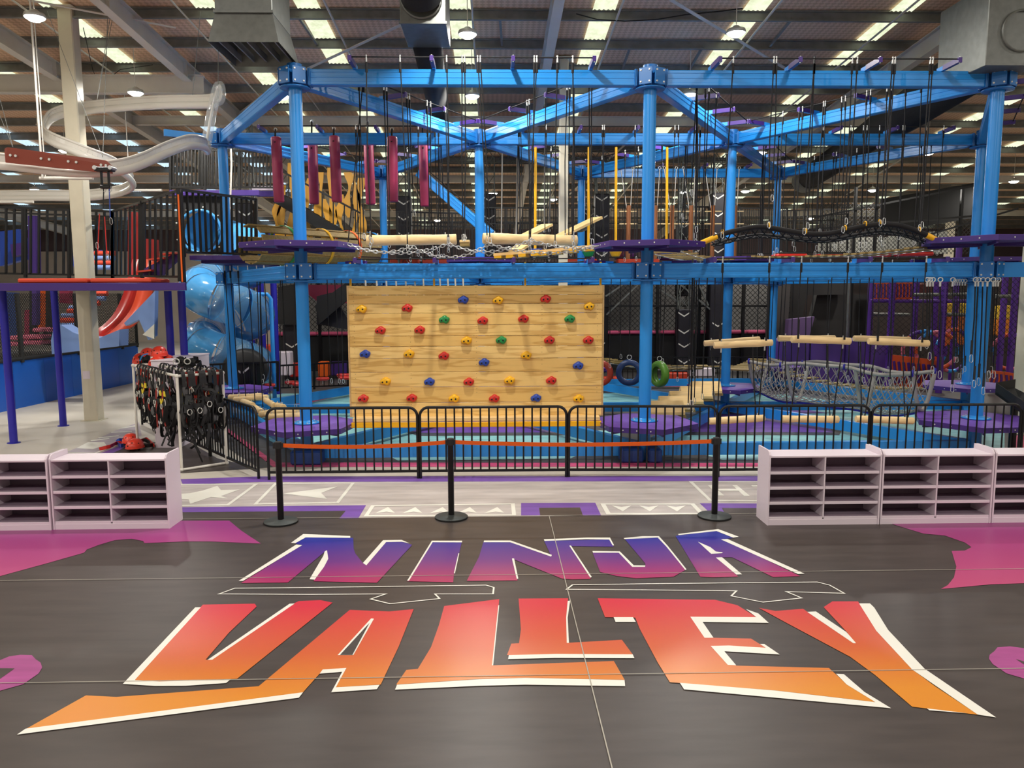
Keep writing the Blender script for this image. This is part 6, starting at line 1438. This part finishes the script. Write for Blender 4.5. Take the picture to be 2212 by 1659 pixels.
p = at(1832,680,23.5); MB().cyl((p.x,23.5,0),(p.x,23.5,3.2),.05,n=10).build('grey_pole', M['zinc'], None, 'thin grey pole behind the middle hand poles', 'pole', None, 'thing')
m_pp = mat('violet_padded_post', (84,40,140), .4); m_op = mat('orange_panel', (206,80,34), .5); m_vp = mat('violet_panel', (74,36,116), .5)
posts = [(1878,22.0),(1924,21.4),(1975,23.0),(2018,23.4),(2036,20.6),(2062,23.0),(2165,22.4),(2188,20.8)]
for k, (px, Y) in enumerate(posts):
    p = at(px,700,Y); MB().cyl((p.x,Y,0),(p.x,Y,4.2 if k == 5 else 3.25),.085,n=14).build('padded_post', m_pp, None, 'violet padded post of the play frame at right, %s from the left' % ['first','second','third','fourth','fifth','sixth','seventh','eighth'][k], 'post', 'violet play frame posts', 'thing')
for k, (x0,y0_,x1,y1,Y) in enumerate(((1880,650,2092,651,21.5),(1880,679,1965,680,22),(1965,637,2090,636,22.5),(2040,679,2090,680,22),(2150,640,2200,640,21.5))): MB().tube([at(x0,y0_,Y),at(x1,y1,Y)], .05, 8).build('padded_rail', m_pp if k == 0 else M['zinc'], None, 'horizontal rail of the violet play frame, %s' % ['long padded one','grey one at lower left','grey one at the top','short grey one by the post','short one at far right'][k], 'rail', 'play frame rails', 'thing')
def slit_panel(x0, y0_, x1, y1, x2, y2, x3, y3, Y0, Y1, n, label):
    a, b_, c, d = at(x0,y0_,Y0), at(x1,y1,Y1), at(x2,y2,Y1), at(x3,y3,Y0); t = thing('slatted_panel', label, 'panel', (c+d)/2, 'orange play frame panels')
    MB().prism([a,b_,c,d],(.02,.05,0)).build('board', m_op, t)
    for k in range(n):
        f = (k+.5)/n; g = .3/n; pt = lambda u, v: a.lerp(b_,u).lerp(d.lerp(c,u),v)+V(-.01,-.02,0)
        MB().prism([pt(f-g,.2),pt(f+g*.6,.18),pt(f+g,.5),pt(f+g*.5,.86),pt(f-g*1.2,.86),pt(f-g*.6,.5)],(0,.02,0)).build('slit', m_vp, t)
slit_panel(1880,605,1922,605,1922,649,1880,650,22,21.6,6,'orange panel with wavy violet slits at the upper left of the play frame')
slit_panel(1928,605,1972,605,1972,648,1928,649,21.4,21.8,6,'orange panel with wavy violet slits beside the second violet post')
slit_panel(1926,766,2024,778,2024,835,1930,838,22.5,20.8,9,'low orange panel with violet slits before the rings')
slit_panel(2142,800,2168,803,2168,835,2136,833,20.6,20.6,3,'low orange panel with violet slits right of the post')
slit_panel(2170,803,2200,808,2198,837,2170,836,20.6,20.4,3,'orange panel with violet slits at the far right')
for k, (x0,x1,y0_,y1_,m_,lb) in enumerate(((2040,2091,655,683,mat('mustard_pad',(206,170,40),.5),'mustard pad high in the play frame'),(2042,2091,684,745,mat('amber_pad',(196,100,34),.5),'amber pad below the mustard one'),(1975,2016,612,640,mat('brick_pad',(96,44,36),.6),'dark brick pad at the top of the play frame'),(2155,2198,660,690,mat('gold_pad',(216,176,44),.5),'gold pad at the right edge'),(2152,2196,690,725,mat('amber_pad_two',(222,130,30),.5),'amber pad at the right edge'))):
    a, b_ = at(x0,y1_,24.2), at(x1,y0_,24.2); MB().cbox(((a.x+b_.x)/2,24.3,(a.z+b_.z)/2),(b_.x-a.x,.2,b_.z-a.z),.03).build('play_pad', m_, None, lb, 'pad', 'coloured pads in the play frame')
for k, (px, py, rr_, Y, ax_) in enumerate(((1996,757,42,22.3,(.35,1,0)),(2022,757,40,21.7,(.5,1,0)),(2058,757,46,22.2,(-.3,1,0)),(2185,760,38,22.5,(.4,1,0)))):
    c = at(px,py,Y); t = thing('crawl_ring', 'padded crawl ring of orange, blue, pink and violet bands, %s from the left' % ['first','second','third','last'][k], 'ring', c-V(0,0,rr_*Y/1680), 'banded crawl rings'); A_ = Vector(ax_).normalized()
    for j in range(12): MB().torus(c, A_, rr_*Y/1680, .055, 3, 8, 2*pi*j/12, 2*pi*(j+1)/12-.02).build('band', [m_op,m_pp,M['steel_blue'],m_pinkp][(j+k)%4], t)
net(at(1880,700,21.2), at(2036,700,20.5), 1.0, 3.0, .15, 'black net in front of the crawl rings at right', .008)
net(at(2040,700,20.5), at(2196,700,20.5), 1.0, 3.3, .15, 'black net at the far right of the play frame', .008)
m_scr = mat('dark_brown_screen', (52,42,40), .8, var=.2, vscale=1.5)
for k, (x0, x1, Y, h_) in enumerate(((1672,1780,29.5,3.3),(1780,1880,29.5,3.3),(1872,1990,26.4,3.3),(1990,2110,26.4,3.3),(2110,2260,26.4,3.3))):
    a, b_ = at(x0,700,Y), at(x1,700,Y); MB().box(((a.x+b_.x)/2,Y,h_/2),(b_.x-a.x-.02,.12,h_)).build('hall_screen', m_scr, None, 'dark brown screen closing the hall at right, %s from the left' % ORD[k], 'screen', 'dark screens at right')
# dark enclosure at upper right with mesh
railing((1700,470),(1830,462),(1700,545),(1830,545),29,29,'distant black fence between net bridge and slats',.3,3,.5)
for k, (x0,x1,y0_,y1_) in enumerate(((1770,1840,512,558),(1840,1920,512,556),(1920,2010,510,552),(2010,2050,500,548))): slab('light_panel', [(x0,y0_),(x1-3,y0_),(x1-3,y1_),(x0,y1_)], 31, .1, mat('pale_mesh_panel_%s' % 'abcd'[k],(150,150,142),.7), 'pale hall panel behind the net bridge, %s from the left' % ['first','second','third','fourth'][k], 'panel', 'pale far panels')
net(at(1770,530,30.6), at(2100,530,30.6), 4.2, 6.2, .16, 'black net before the pale far panels', .014)
for k, px in enumerate((1846,1892,1990,2075,2102)):
    p = at(px,480,27); MB().box((p.x,27,3.2),(.09,.09,6.2)).build('frame_post', M['black'], None, 'slender black frame post in the dark upper right, %s from the left' % ['first','second','third','fourth','fifth'][k], 'post', 'black frame posts at upper right', 'thing')
for k, (x0,y0_,x1,y1) in enumerate(((1700,500,2110,466),(1760,470,2110,400),(1990,512,2200,450))): MB().bar(at(x0,y0_,27.2), at(x1,y1,26), .06, .06).build('frame_rail', M['black'], None, 'slanting black frame rail at the upper right, %s' % ['lowest','upper','right-hand'][k], 'rail', 'black frame rails at upper right', 'thing')
slab('dark_panel', [(1905,430),(2105,395),(2105,470),(1905,505)], 29, .1, m_bw, 'black hung screen in the upper right distance', 'screen')
p = gr(2185,935); 
t = thing('rubber_tray', 'black tray chute at the right edge behind the fence', 'tray', at(2190,900,12.3))
P4 = [at(2150,846,13.6),at(2192,838,13.9),at(2240,862,12.6),at(2212,890,12.2)]
MB().prism(P4, V(0,0,-.05)).build('tray_floor', M['rubber'], t)
for a, b_ in ((P4[0],P4[1]),(P4[0],P4[3]),(P4[2],P4[3])): MB().prism([a-V(0,0,.05),b_-V(0,0,.05),b_+V(0,0,.16),a+V(0,0,.16)],(.02,.02,0)).build('tray_side', M['rubber'], t)
q = (P4[0]+P4[2])/2; MB().cyl(V(q.x,q.y,0), q-V(0,0,.05), .06, n=10).build('stand', M['black'], t)
